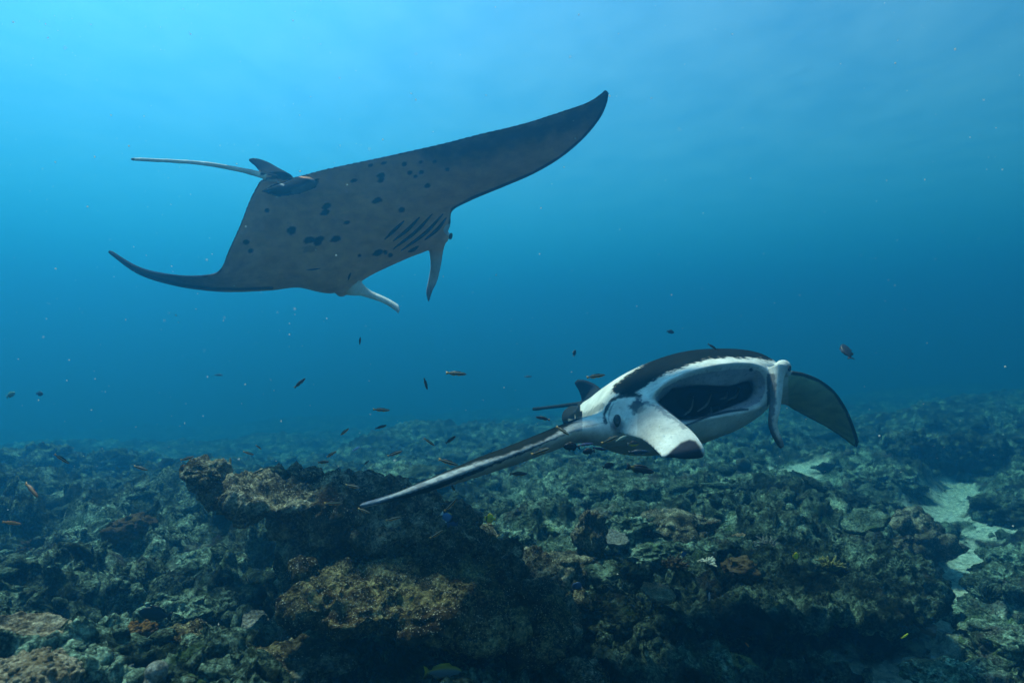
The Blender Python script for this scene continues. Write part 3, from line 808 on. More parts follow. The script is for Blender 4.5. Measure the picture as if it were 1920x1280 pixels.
def plate(px, py, Y, r, mat, seed, label, tilt=(0, 0), squash=1.0, thick=.02, stalk=.12, knobs=.012, name='table_coral', cat='coral', lobes=3, n=150, m=46):
    """a table coral: ruffled flat top on a short stalk"""
    rng = np.random.RandomState(seed)
    a = np.linspace(0, 2 * math.pi, n, endpoint=False)
    ca = np.column_stack([np.cos(a), np.sin(a), np.zeros(n)])
    rr = r * (1 + .16 * fbm(ca * 1.3 + seed, 2, seed) + .10 * fbm(ca * 3.5 + seed, 3, seed + 2))
    R = []
    prof = [(t, 0.0) for t in np.linspace(.04, 1, m)] + [(1.012, -thick * .5)] + [(t, -thick * (1.0 + 2.2 * (1 - t))) for t in np.linspace(.98, .22, 16)] + [(.16, -stalk), (.2, -stalk * 1.5)]
    for k, (t, h) in enumerate(prof):
        X, Yy = rr * t * np.cos(a), squash * rr * t * np.sin(a)
        Z = np.full(n, h) + .10 * r * t * t + .05 * r * t * fbm(np.column_stack([X, Yy, X * 0]) * 5 + seed, 2, seed + 5)
        R.append(np.column_stack([X, Yy, Z]))
    R = np.array(R)
    rot = np.array(Matrix.Rotation(tilt[0], 3, 'X') @ Matrix.Rotation(tilt[1], 3, 'Y'))
    S = Shell(); S.rings(list(R))
    V = np.array(S.v)
    top = np.zeros(len(V)); top[:m * n] = 1
    fk, _ = worley2(V[:, :2] * (22 if knobs > .01 else 40), seed)
    V[:, 2] += top * knobs * (.7 - fk) * 1.6
    V = V @ rot.T + P(px, py, Y)
    me = mesh(name, V, S.f)
    return tag(link(name, me, mat), label, cat)

def fingers(px, py, Y, r, count, mat, seed, label, name='branching_coral', cat='coral', length=.08, thick=.012, spread=.9, flat=.5):
    """a clump of short branches fanning out of one base"""
    rng = np.random.RandomState(seed); S = Shell(); c = P(px, py, Y)
    S.ball(c, (r * .8, r * .8, r * flat), n=20, m=12)
    for i in range(count):
        th = math.acos(1 - rng.rand() * spread); ph = rng.rand() * 6.283
        d = np.array((math.sin(th) * math.cos(ph), math.sin(th) * math.sin(ph), math.cos(th)))
        b = c + d * np.array((r * .7, r * .7, r * flat * .8)); L_ = length * (.6 + .7 * rng.rand())
        e = b + (d + rng.normal(0, .22, 3)) * L_
        S.tube([b, (b + e) / 2 + rng.normal(0, .1 * L_, 3), e], [thick * 1.15, thick, thick * .55], 7, 7)
    me = mesh(name, S.v, S.f)
    return tag(link(name, me, mat), label, cat)

def rubble(name, count, mat, seed, smin, smax, px0=-150, px1=2070, y0=1.9, y1=16, stick=.3, lift=.25):
    """loose broken coral lying all over the bed, past counting: one object"""
    rng = np.random.RandomState(seed); Vs, Fs, nb = [], [], 0
    U, Fc = ico(2); U1, Fc1 = ico(1)
    for i in range(count):
        y = y0 * (y1 / y0) ** rng.rand(); x = (px0 + (px1 - px0) * rng.rand() - 960) / F * y
        z, sd = ground(x, y), sand_at(x, y)
        if sd > .4 and rng.rand() < .85: continue
        r = (smin + (smax - smin) * rng.rand() ** 2.5) * (y / 4.0) ** .7
        A, B = (U, Fc) if r / y > .011 else (U1, Fc1)
        q = A * (1 + .42 * vnoise(A * 1.7 + rng.rand(3) * 50, 1)[:, None] + .16 * vnoise(A * 4.5 + rng.rand(3) * 50, 2)[:, None])
        if rng.rand() < stick: sc_ = np.array((1.9, .5, .5))
        else: sc_ = np.array((1, .55 + .45 * rng.rand(), .35 + .5 * rng.rand()))
        th, ps = rng.rand() * 6.28, rng.normal(0, .5)
        Rm = np.array(Matrix.Rotation(th, 3, 'Z') @ Matrix.Rotation(ps, 3, 'Y'))
        Vs.append((q * sc_ * r) @ Rm.T + np.array((x, y, z + lift * r))); Fs.append(B + nb); nb += len(A)
    me = mesh_np(name, np.vstack(Vs), np.vstack(Fs), True)
    o = link(name, me, mat); o['kind'] = 'stuff'

# the big ledge in the middle
fused_rock('rock_ledge', [(450, 921, 3.6, .17, .2, .035), (500, 922, 3.65, .24, .32, .06), (560, 925, 3.7, .36, .42, .085), (640, 938, 3.8, .42, .45, .11), (715, 968, 3.85, .42, .5, .11), (800, 1000, 4.0, .36, .5, .12), (890, 1042, 4.15, .34, .45, .12), (980, 1085, 4.2, .3, .4, .11),
    (590, 965, 3.85, .22, .3, .12), (640, 1010, 3.95, .34, .40, .25), (760, 1060, 4.0, .46, .42, .26), (600, 1090, 4.05, .22, .35, .4), (880, 1110, 4.1, .42, .4, .22), (1000, 1160, 4.05, .28, .35, .2), (740, 1220, 4.15, .55, .4, .4), (930, 1240, 4.15, .45, .35, .28)],
    .014, .062, M_rock, 5, 'dark speckled rock ledge jutting left under the low ray\'s wing tip', 'rock ledge', knob=1.5)
fused_rock('rock_shelf', [(567, 1070, 3.06, .055, .09, .05), (605, 1102, 3.12, .16, .33, .075), (690, 1115, 3.15, .28, .38, .085), (800, 1125, 3.2, .30, .38, .085), (905, 1143, 3.25, .28, .38, .085), (1000, 1175, 3.4, .22, .33, .11),
    (640, 1146, 2.95, .13, .1, .045), (702, 1158, 2.9, .06, .07, .05), (790, 1152, 2.95, .15, .1, .04), (895, 1165, 3.0, .15, .1, .04), (840, 1095, 3.5, .36, .3, .10)],
    .0115, .046, M_crust, 9, 'brown encrusted rock shelf with yellowish specks, lower front tier of the big ledge', 'rock shelf', knob=1.7)
boulder(384, 886, 3.55, .100, .11, .064, M_rock, 21, 'dark rounded rock knob perched on the tip of the big ledge', 'coral_rock', 'rock', level=5, tilt=-.3)
boulder(580, 888, 3.75, .055, .06, .026, M_rock, 22, 'small dark lump of coral on top of the big ledge, right one of two', 'coral_lump', 'coral', level=4)
boulder(512, 889, 3.75, .085, .07, .026, M_pale, 23, 'flat pale-edged lump of coral on top of the big ledge, left one of two', 'coral_lump', 'coral', level=4)

# left slope
B = boulder
B(250, 1060, 5.0, .20, .2, .26, M_bed, 31, 'craggy dark pinnacle carrying the smooth brown dome coral', sharp=1.5)
B(248, 990, 4.95, .155, .15, .105, M_brown, 32, 'smooth brown dome coral on a craggy pinnacle left of the ledge', 'dome_coral', 'coral', amp=.012, sharp=.3)
B(350, 968, 6.4, .32, .3, .13, M_bed, 33, 'low grey boulder with rounded back left of the overhanging ledge tip')
B(370, 1022, 5.6, .30, .28, .16, M_pale, 34, 'pale crusted boulder below the tip of the big ledge')
B(72, 870, 11.5, .62, .5, .30, M_bed, 35, 'hazy block of reef at the far end of the left slope')
B(200, 872, 12.0, .45, .5, .26, M_bed, 36, 'hazy mound of reef behind the left slope, between two fish')
B(140, 935, 8.0, .48, .4, .22, M_bed, 37, 'broad dim boulder below the striped fish on the left slope')
B(40, 940, 7.6, .40, .36, .16, M_pale, 38, 'pale low boulder at the left edge of the slope, behind an orange striped fish')
B(30, 1086, 4.4, .20, .2, .12, M_bed, 39, 'round-topped boulder at the left edge with a dark hollow beside it')
B(110, 1128, 3.9, .36, .3, .10, M_pale, 40, 'wide flat pale rock in the lower left behind the table coral')
B(205, 1105, 4.3, .16, .16, .15, M_bed, 41, 'upright knobbly rock left of the pinnacle with the dome coral', sharp=1.6)
B(395, 1058, 4.6, .20, .2, .09, M_pale, 42, 'pale knobbly rock right of the dome coral pinnacle', sharp=1.6)
B(420, 1135, 3.9, .22, .2, .10, M_bed, 43, 'mottled rock beside the dark cave under the big ledge')
B(330, 1150, 3.6, .17, .18, .08, M_bed, 44, 'dark low rock above the ochre coral clump')
B(168, 1225, 2.75, .14, .16, .13, M_bed, 45, 'dark rock with a black hollow right of the table coral', sharp=1.5)
B(440, 1262, 2.75, .25, .2, .07, M_crust, 46, 'flat yellowish rock at the bottom edge below the shelf')
B(570, 1245, 2.9, .16, .18, .06, M_rock, 47, 'dark rock at the bottom edge under the overhanging shelf')
B(345, 1215, 2.95, .12, .13, .075, M_crust, 48, 'brown crusted rock right of the ochre coral clump', sharp=1.5)
plate(478, 1162, 3.6, .075, M_plate, 49, 'small pale dish of coral in the shade left of the shelf', tilt=(.35, .1), thick=.015, stalk=.05, knobs=.004, name='dish_coral')
plate(478, 1096, 4.3, .085, M_plate, 50, 'small pale plate of coral lit beside the cave under the ledge', tilt=(.2, .1), thick=.015, stalk=.05, knobs=.006, name='plate_coral')
plate(38, 1196, 2.45, .165, M_table, 51, 'brown and pale table coral with a ribbed top at the lower left edge', tilt=(.30, .18), squash=.8, thick=.03, stalk=.1, knobs=.013)
fingers(45, 1290, 2.1, .20, 420, M_table, 52, 'blurred brown and cream coral mass of stubby branches in the bottom left corner', name='stubby_coral', length=.022, thick=.013, flat=.5, spread=1.0)
fingers(255, 1195, 2.9, .085, 70, M_ochre, 53, 'ochre brown coral clump with rounded tips in the lower left', length=.03, thick=.014, flat=.7)
fingers(180, 1282, 2.3, .13, 150, M_plate, 54, 'cream clump of short finger coral at the bottom edge', length=.03, thick=.008, flat=.35)
S = Shell(); S.tube([P(283, 1330, 2.4), P(285, 1285, 2.3), P(293, 1258, 2.25), P(298, 1248, 2.25)], [.045, .043, .038, .016], 24, 16)
S.ball(P(294, 1256, 2.25), (.040, .038, .033)); S.ball(P(281, 1284, 2.22), (.028, .028, .024))
tag(link('tube_sponge', S.fused('tube_sponge', .006, 3), M_plate), 'smooth pale grey sponge with rounded head at the bottom edge', 'sponge')

# slope behind and right of the ledge
B(800, 897, 9.0, .55, .45, .16, M_pale, 60, 'pale low rock seen above the thin end of the low ray\'s wing')
B(1010, 868, 11.0, .7, .5, .22, M_bed, 61, 'dim mound behind the low ray\'s wing, below its belly')
B(930, 1005, 6.0, .36, .3, .10, M_bed, 62, 'low rock with a lit top just below the yellow butterflyfish')
B(1050, 985, 6.2, .30, .28, .09, M_pale, 63, 'pale flat rock left of the dark coral pillar')
B(1104, 1005, 5.2, .10, .11, .20, M_rock, 64, 'dark upright coral pillar right of the yellow butterflyfish', 'coral_pillar', 'coral', sharp=1.8)
B(1165, 982, 6.0, .26, .26, .14, M_pale, 65, 'rounded greenish boulder right of the dark coral pillar', sharp=1.5)
B(1270, 990, 6.2, .34, .3, .13, M_rock, 66, 'dark overhanging rock below the long dark fish')
B(1180, 925, 8.0, .75, .5, .20, M_bed, 67, 'broad shadowed reef hump under the low ray\'s head')
B(1345, 968, 7.0, .42, .36, .13, M_pale, 68, 'pale crusted rock below the middle of the right slope')
B(1430, 922, 8.2, .55, .4, .18, M_bed, 69, 'dim reef hump left of the pale sand patches under the far wing')
B(1060, 1062, 5.0, .24, .24, .10, M_rock, 70, 'dark rock between the big ledge and the dark coral pillar')
B(1015, 1118, 4.45, .26, .26, .11, M_rock, 71, 'rounded dark hump at the right end of the big ledge')
B(1150, 1075, 4.9, .22, .22, .10, M_bed, 72, 'mottled rock below the dark coral pillar')
B(1205, 1032, 5.7, .24, .24, .08, M_pale, 73, 'pale broken rock above the brown plate coral')
B(1130, 1150, 4.3, .22, .22, .08, M_bed, 74, 'low mottled rock right of the shelf\'s end')
fused_rock('rock_spur', [(1110, 1225, 4.1, .16, .2, .05), (1165, 1206, 4.2, .15, .2, .045), (1222, 1188, 4.3, .16, .2, .04), (1150, 1250, 4.3, .22, .25, .09), (1210, 1235, 4.5, .2, .25, .1)],
    .012, .03, M_pale, 75, 'narrow pale-topped rock spur slanting up right of the shelf', 'rock', knob=1.6)
B(1092, 1268, 3.5, .16, .18, .06, M_rock, 76, 'dark rock with a lit yellowish top at the bottom edge')
plate(1232, 1110, 4.7, .125, M_table, 77, 'brown knobbly plate coral on the slope right of the ledge', tilt=(.15, .15), thick=.022, knobs=.012, name='plate_coral')
fingers(1112, 1142, 4.2, .085, 60, M_bed, 78, 'dark spiky coral clump between shelf and spur', length=.035, thick=.008, flat=.5)

# right reef with its cave
fused_rock('reef_ledge', [(1290, 1140, 4.95, .22, .4, .09), (1370, 1130, 5.0, .34, .45, .09), (1480, 1118, 5.1, .4, .5, .085), (1590, 1110, 5.2, .4, .5, .09), (1670, 1115, 5.3, .28, .45, .11), (1290, 1085, 5.4, .4, .5, .15), (1470, 1060, 5.7, .6, .5, .13),
    (1620, 1060, 5.8, .5, .5, .13), (1700, 1090, 5.6, .2, .4, .2), (1500, 1160, 5.75, 1.0, .3, .28), (1350, 1175, 5.5, .3, .3, .3), (1640, 1145, 4.95, .14, .2, .07), (1420, 1150, 4.85, .2, .15, .05), (1535, 1150, 4.85, .16, .15, .05)],
    .018, .075, M_bed, 80, 'broad knobbly reef ledge roofing a dark cave at the lower right', 'reef ledge', knob=1.6)
plate(1622, 975, 6.5, .23, M_pale, 81, 'smooth pale fan-shaped plate coral tilted on the right slope', tilt=(.22, -.36), squash=.9, thick=.05, stalk=.25, knobs=.009, name='plate_coral')
B(1640, 1020, 6.8, .34, .3, .14, M_rock, 82, 'dark rock under the smooth pale plate coral')
B(1712, 1020, 7.0, .32, .3, .26, M_rock, 83, 'dark steep boulder left of the sand channel')
plate(1325, 1222, 4.4, .13, M_pale, 84, 'tilted coral slab with a lit rim, left half of a tent shape', tilt=(.1, -.42), squash=.7, thick=.025, stalk=.06, knobs=.01, name='coral_slab', )
plate(1392, 1246, 4.3, .14, M_yellow, 85, 'yellowish coral slab at the mouth of the cave, right half of a tent shape', tilt=(.25, .35), squash=.7, thick=.025, stalk=.06, knobs=.012, name='coral_slab')
B(1550, 1272, 4.3, .12, .14, .13, M_bed, 86, 'pointed rock on the sand at the bottom edge below the cave', tilt=.3)
B(1738, 1176, 5.0, .075, .08, .045, M_sponge, 87, 'pale smooth block of coral at the right end of the cave', 'coral_block', 'coral', level=4, amp=.008, sharp=.3)
B(1885, 1196, 4.6, .23, .22, .12, M_pale, 88, 'knobbly pale boulder near the right edge above the sand')
B(1785, 1272, 4.1, .26, .22, .06, M_pale, 89, 'broad grey boulder half buried in sand at the lower right')
B(1905, 1095, 6.0, .34, .3, .17, M_bed, 90, 'dark greenish boulder at the right edge beside the sand channel')
B(1885, 1045, 7.0, .20, .2, .11, M_pale, 91, 'small boulder on the right bank of the sand channel')
B(1885, 960, 8.8, .40, .36, .20, M_bed, 92, 'rounded boulder at the right edge above the sand channel')
B(1560, 945, 8.3, .50, .4, .15, M_bed, 93, 'dim crusted rock above the smooth pale plate coral')
B(1480, 985, 7.2, .40, .36, .12, M_pale, 94, 'pale rubble-topped rock between the far wing and the cave')
B(1722, 852, 12.0, .45, .4, .40, M_bed, 95, 'dark hazy boulder right of the low ray\'s far wing tip')
B(1840, 850, 12.0, .5, .45, .30, M_bed, 96, 'hazy boulder on the far right slope above the sand')
B(1655, 905, 10.0, .45, .4, .2, M_bed, 97, 'dim boulder between the far wing tip and the sand channel')
B(1800, 1150, 5.7, .2, .2, .08, M_bed, 98, 'mottled boulder closing the lower end of the sand channel')
fingers(1328, 1056, 5.3, .045, 40, M_white, 99, 'small bright white bleached coral on the right reef', length=.04, thick=.009, flat=.4)
plate(1603, 1102, 5.15, .05, M_white, 100, 'small flat white coral chip on top of the cave roof', tilt=(.3, .1), thick=.012, stalk=.03, knobs=.004, name='coral_chip', n=60, m=16)
plate(1645, 1118, 5.1, .085, M_table, 101, 'tan leafy plate coral on the cave roof', tilt=(.5, -.3), thick=.012, stalk=.05, knobs=.004, name='leaf_coral')
B(1390, 1068, 5.3, .13, .13, .09, M_brown, 102, 'brown soft-looking coral patch right of the bleached coral', 'brown_coral', 'coral', amp=.02, sharp=.6)
def slab(px, py, Y, rx, mat, seed, label):
    x = rx * F / Y
    fused_rock('coral_ledge', [(px - .55 * x, py + 4, Y, rx * .55, rx * .6, .05), (px, py, Y, rx * .7, rx * .75, .06), (px + .55 * x, py + 3, Y + .1, rx * .55, rx * .6, .05), (px + .1 * x, py + 22, Y + .25, rx * .5, rx * .4, .16)],
        .02, .05, mat, seed, label, 'rock ledge', knob=1.6)
slab(1185, 955, 7.2, .42, M_pale, 130, 'pale-topped ledge over a black gap below the low ray\'s throat')
slab(1330, 1015, 5.9, .36, M_bed, 131, 'crusted ledge with a dark gap under it left of the tan table coral')
slab(1075, 1022, 5.5, .30, M_pale, 132, 'thin pale ledge left below the dark coral pillar')
slab(1510, 1000, 6.6, .38, M_bed, 133, 'crusted ledge with a dark gap left of the smooth fan-shaped plate coral')
slab(1420, 955, 7.6, .40, M_pale, 134, 'pale ledge under the drooping slender head lobe of the low ray')
slab(420, 1000, 6.0, .34, M_pale, 135, 'pale ledge in the water gap left below the big ledge\'s tip')
slab(60, 985, 6.5, .40, M_bed, 136, 'dim ledge at the left edge between the two orange striped fish')
slab(1850, 1175, 5.2, .26, M_bed, 137, 'low crusted ledge above the pale boulder near the right edge')
G = fingers
G(300, 1122, 4.2, .07, 60, M_plate, 110, 'pale grey branching coral on the left slope right of the pinnacle', length=.05, thick=.008)
G(150, 1062, 4.8, .07, 60, M_bed, 111, 'dark bushy coral left of the pinnacle with the dome coral', length=.05, thick=.009)
G(60, 1030, 5.2, .08, 70, M_brown, 112, 'brown bushy coral near the left edge in the middle of the slope', length=.05, thick=.010)
G(525, 1205, 3.2, .05, 50, M_plate, 113, 'pale little branching coral in the gap left of the shelf\'s underside', length=.03, thick=.006)
G(905, 1115, 3.9, .055, 60, M_white, 114, 'small patch of white-tipped coral on the right part of the shelf', length=.02, thick=.007, flat=.3)
G(1010, 1078, 4.2, .06, 60, M_plate, 115, 'grey-white branching coral on the right shoulder of the big ledge', length=.03, thick=.007)
G(1165, 1108, 4.6, .075, 70, M_pale, 116, 'greenish branching coral left of the brown plate coral', length=.05, thick=.009)
G(1265, 1060, 5.2, .08, 70, M_brown, 117, 'brown bushy coral left of the bleached coral', length=.05, thick=.010)
G(1440, 1030, 5.8, .09, 80, M_plate, 118, 'pale bushy coral on the reef above the cave roof', length=.06, thick=.010)
G(1560, 1062, 5.4, .08, 70, M_yellow, 119, 'yellow-green bushy coral on the cave roof under the smooth plate coral', length=.05, thick=.010)
G(1690, 1062, 5.5, .08, 70, M_pale, 120, 'pale greenish bushy coral at the right end of the cave roof', length=.05, thick=.010)
G(1850, 1120, 5.6, .09, 80, M_bed, 121, 'dark bushy coral on the right bank below the sand channel', length=.06, thick=.010)
plate(1150, 1010, 5.6, .13, M_plate, 122, 'pale shelf-like plate coral right of the dark coral pillar', tilt=(.25, .1), thick=.02, stalk=.1, knobs=.006, name='plate_coral')
plate(1395, 1018, 6.0, .14, M_table, 123, 'tan table coral in the middle of the right reef', tilt=(.2, -.1), thick=.02, stalk=.1, knobs=.010)
plate(300, 1010, 5.4, .12, M_pale, 124, 'greenish table coral right of the smooth brown dome coral', tilt=(.22, .1), thick=.02, stalk=.1, knobs=.010)
plate(160, 985, 6.4, .17, M_plate, 125, 'pale table coral on the left slope between dome coral and orange fish', tilt=(.2, 0), thick=.025, stalk=.1, knobs=.008)
rubble('coral_rubble', 3600, M_bed, 3, .012, .085, stick=.2)
rubble('coral_fragments', 900, M_pale, 4, .010, .04, stick=.4)
build_belly_ray()
build_feeding_ray()

# ------------------------------------------------------------------ small reef fish
def fish_mesh(kind, bend=0.0):
    """one fish, 1 long, head towards +x: body and fins as one surface, colours by place on the body"""
    spec = {  # height, width, tail height, dorsal fin, shape
        'striped': (.17, .10, .15, .03), 'dark_slim': (.19, .10, .17, .03), 'dark_oval': (.42, .15, .34, .07), 'surgeon': (.56, .15, .40, .09), 'butterfly': (.70, .12, .36, .12),
        'snapper': (.33, .15, .34, .07), 'long_dark': (.20, .13, .26, .06), 'banner': (.72, .12, .34, .14), 'yellow_belly': (.40, .15, .34, .07), 'slim_plain': (.22, .11, .20, .03)}[kind]
    H, W_, TH, DF = spec
    xs = np.array([.5, .47, .42, .34, .22, .08, -.06, -.18, -.27, -.33, -.36]); n = 14
    deep = kind in ('dark_oval', 'yellow_belly', 'surgeon', 'butterfly', 'banner', 'snapper')
    hh = np.array([.06, .30, .55, .82, .98, 1, .92, .72, .46, .26, .22]) if deep else np.array([.10, .38, .62, .85, 1, 1, .95, .84, .68, .52, .46])
    S = Shell(); a = np.linspace(0, 2 * math.pi, n, endpoint=False); R = []
    for x, h in zip(xs, hh):
        R.append(np.column_stack([np.full(n, x), W_ / 2 * h ** .8 * np.cos(a), H / 2 * h * np.sin(a)]))
    S.rings(R)
    def fin(pts, t=.008):                                     # thin lens between an outline's two sides
        P_ = np.array(pts, float); m = len(P_); c = P_.mean(0)
        b = len(S.v)
        for s_ in (1, -1):
            S.v.append((c[0], s_ * t, c[1]))
        for q in P_: S.v.append((q[0], 0, q[1]))
        for i in range(m):
            j = (i + 1) % m
            S.f.append((b, b + 2 + i, b + 2 + j)); S.f.append((b + 1, b + 2 + j, b + 2 + i))
    w0 = H * hh[-1] / 2
    fin([(-.33, w0), (-.40, TH * .36), (-.5, TH * .5), (-.465, TH * .12), (-.46, 0), (-.465, -TH * .12), (-.5, -TH * .5), (-.40, -TH * .36), (-.33, -w0)])
    top = lambda x: np.interp(-x, -xs, hh) * H / 2
    fin([(.26, top(.26) * .9), (.16, top(.16) + DF), (-.05, top(-.05) + DF), (-.24, top(-.24) + DF * .9), (-.30, top(-.30) * .8)])
    fin([(-.02, -top(-.02) * .9), (-.08, -top(-.08) - DF), (-.22, -top(-.22) - DF * .8), (-.29, -top(-.29) * .8)])
    fin([(.22, -top(.22) * .85), (.14, -top(.14) - DF * 1.1), (.06, -top(.06) * .9)])
    if kind == 'banner': fin([(.18, top(.18)), (.02, top(.02) + .42), (-.12, top(-.1) + .75), (-.02, top(0) + .40), (.08, top(.08))])
    V = np.array(S.v)
    x, z = V[:, 0], V[:, 2]; v = z / (H / 2)
    lo = np.interp(-x, -xs, hh) * H / 2 + 1e-4; u = z / lo
    C = np.tile((.03, .03, .035), (len(V), 1)); orange, pale, black = (.80, .36, .08), (.85, .72, .50), (.012, .012, .016)
    def put(m, c): C[m] = c
    if kind == 'striped':
        put(u > -9, pale); put((u > .62), black); put((u > .35) & (u <= .62), (.52, .40, .26)); put((u <= .35) & (u > -.45), black); put(u <= -.45, orange); put(x < -.38, (.45, .30, .10))
    elif kind == 'dark_slim':
        put(u <= -.55, (.20, .14, .07)); put(x < -.38, (.10, .09, .05))
    elif kind == 'dark_oval':
        put(x < -.36, (.35, .38, .40))
    elif kind == 'yellow_belly':
        put(u <= -.3, (.50, .36, .04)); put(x < -.36, (.2, .2, .2))
    elif kind == 'surgeon':
        put(u > -9, (.07, .16, .36)); put(v > 1.0, (.75, .62, .03)); put((x > .30), (.02, .02, .03)); put(v < -1.0, (.75, .78, .8)); put(x < -.34, (.8, .82, .82)); put((x > .26) & (x < .34) & (u < -.2), (.8, .8, .8))
    elif kind == 'butterfly':
        put(u > -9, (.70, .58, .02)); put((x > .28) & (x < .40), (.02, .02, .02)); put((np.abs(x + .1) < .14) & (np.abs(u) < .3), (.30, .24, .02))
    elif kind == 'snapper':
        put(u > -9, (.26, .21, .02)); put((np.abs(u - .45) < .10) | (np.abs(u) < .10) | (np.abs(u + .42) < .09), (.12, .15, .17)); put(u < -.7, (.26, .25, .20)); put(x < -.34, (.34, .25, .01)); put(np.abs(v) > 1.02, (.50, .40, .03))
    elif kind == 'long_dark':
        put(x < -.36, (.025, .03, .03)); put((x < -.24) & (x > -.34), (.10, .09, .03))
    elif kind == 'banner':
        put(u > -9, (.02, .02, .025)); put((x > .05) & (x < .2), (.7, .7, .62)); put((x < -.2), (.6, .5, .05)); put(v > 1.3, (.75, .75, .7))
    elif kind == 'slim_plain':
        put(u > -9, (.30, .33, .36))
    V[:, 1] += bend * (x ** 2) * 1.6
    me = mesh('fish', V, S.f); setcol(me, C)
    return me

_fish = {}
def fish(px, py, length, ang, kind, label, Y, flip=False, yaw=None, bend=0.0, tint=None, group=None, cat='fish', name=None):
    """length and angle as the lens sees them (pixels, degrees up from the horizontal); flip = head to the left"""
    key = (kind, round(bend, 2), tint)
    if key not in _fish:
        me = fish_mesh(kind, bend)
        if tint:
            A = np.ones((len(me.vertices), 4), np.float32); A[:, :3] = tint
            if kind == 'striped':
                B_ = np.empty(len(A) * 4, np.float32); me.attributes['pigment'].data.foreach_get('color', B_)
                A[:, :3] = .45 * B_.reshape(-1, 4)[:, :3] + .55 * np.array(tint)
            me.attributes['pigment'].data.foreach_set('color', A.ravel())
        me.materials.append(M_fish); _fish[key] = me
    name = name or {'striped': 'striped_fish', 'dark_slim': 'slim_dark_fish', 'dark_oval': 'damselfish', 'yellow_belly': 'damselfish', 'surgeon': 'surgeonfish', 'butterfly': 'butterflyfish', 'snapper': 'snapper',
                    'long_dark': 'long_dark_fish', 'banner': 'bannerfish', 'slim_plain': 'slim_fish'}[kind]
    o = D.objects.new(name, _fish[key]); col.objects.link(o)
    yw = math.radians(random.uniform(-22, 22) if yaw is None else yaw); a = math.radians(ang)
    L_ = length * Y / F / max(.3, math.cos(yw))
    hx = np.array((math.cos(a) * math.cos(yw), math.sin(yw), math.sin(a) * math.cos(yw))) * (-1 if flip else 1)
    up = np.array((-math.sin(a), 0, math.cos(a)));
    if up[2] < 0: up = -up
    side = np.cross(up, hx); side /= np.linalg.norm(side); up = np.cross(hx, side)
    M = Matrix.Identity(4)
    for i in range(3): M[i][0], M[i][1], M[i][2], M[i][3] = hx[i] * L_, side[i] * L_, up[i] * L_, P(px, py, Y)[i]
    o.matrix_world = M
    tag(o, label, cat, group)
    return o

G1 = 'small striped fish around the rays'
G2 = 'small dark fish around the rays'
f = fish
# above the reef, between the two rays
f(855, 700, 40, -3, 'striped', 'striped fish alone in blue water, highest of the striped ones left of the low ray', 3.4, group=G1)
f(798, 719, 23, -72, 'dark_slim', 'slim dark fish standing steeply head down, left of the high striped fish', 3.6, group=G2, bend=.1)
f(562, 718, 27, 42, 'dark_slim', 'slim dark fish rising steeply alone in blue water below the upper ray\'s belly', 3.6, group=G2)
f(675, 639, 15, 80, 'dark_slim', 'tiny dark fish pointing straight up under the upper ray\'s head', 4.2, group=G2)
f(715, 768, 32, -3, 'striped', 'level striped fish in water above the knot of small fish over the ledge', 3.5, group=G1)
f(714, 800, 23, 17, 'dark_slim', 'dark slim fish just below a level striped fish over the ledge', 3.6, group=G2)
f(645, 810, 23, 38, 'striped', 'thin curved fish climbing to the right over the ledge', 3.6, group=G1, bend=.25)
f(805, 828, 25, -35, 'striped', 'pale-striped fish slanting down to the right, beside a dark one slanting up', 3.5, group=G1)
f(845, 824, 25, 37, 'dark_slim', 'dark fish slanting up to the right, beside a pale-striped one slanting down', 3.5, group=G2)
f(740, 850, 30, 19, 'striped', 'orange-edged striped fish above the middle of the low ray\'s long wing', 3.4, group=G1)
f(620, 852, 24, 32, 'striped', 'arched dark fish with pale belly above the ledge, upper of a close pair', 3.5, group=G1, bend=.3)
f(606, 866, 24, 8, 'dark_slim', 'dark level fish above the ledge, lower of a close pair', 3.5, group=G2)
f(840, 866, 38, -16, 'striped', 'orange-edged striped fish touching the upper edge of the low ray\'s long wing', 2.7, group=G1)
f(668, 841, 15, 30, 'slim_plain', 'tiny pale blue fish over the ledge', 4.0, tint=(.35, .48, .75))
f(687, 867, 14, 38, 'dark_slim', 'tiny dark curved fish above the right end of the ledge', 4.2, group=G2, bend=.2)
f(691, 883, 14, -20, 'dark_oval', 'tiny round dark fish with white tail over the right end of the ledge', 4.2)
f(466, 849, 21, -18, 'striped', 'short striped fish over the ledge, lower and larger of two near its tip', 3.6, group=G1)
f(485, 838, 13, -45, 'striped', 'tiny striped fish over the ledge, upper and smaller of two near its tip', 3.8, group=G1)
f(351, 859, 26, 15, 'striped', 'orange-bellied striped fish just above the rock knob on the ledge tip', 3.5, group=G1)
f(264, 877, 29, -15, 'striped', 'orange striped fish left of the rock knob on the ledge tip', 3.3, group=G1)
f(116, 860, 29, -45, 'striped', 'striped fish diving steeply over the hazy left slope', 3.2, group=G1)
f(59, 918, 42, -33, 'striped', 'largest orange striped fish, at the left edge, heading down to the right', 2.6, group=G1, tint=(.34, .13, .06))
f(22, 980, 30, -13, 'striped', 'orange striped fish nearest the left edge of the picture, low over the slope', 2.6, group=G1, tint=(.55, .22, .07))
f(432, 865, 15, 85, 'slim_plain', 'small blurred orange fish seen end on, right of the rock knob', 4.5, tint=(.55, .27, .05))
f(20, 740, 24, 22, 'snapper', 'faint yellow and blue fish far off at the left edge', 5.5, tint=(.10, .22, .18))
f(74, 738, 18, 0, 'dark_oval', 'faint dark round fish far off in blue water near the left edge', 6.0, tint=(.02, .03, .04))
f(410, 703, 17, 0, 'dark_slim', 'very faint fish far off in blue water left of the rising dark one', 11.0)
f(1077, 662, 13, 75, 'dark_oval', 'tiny dark fish in blue water above the low ray\'s back fin', 5.0, tint=(.02, .03, .04))
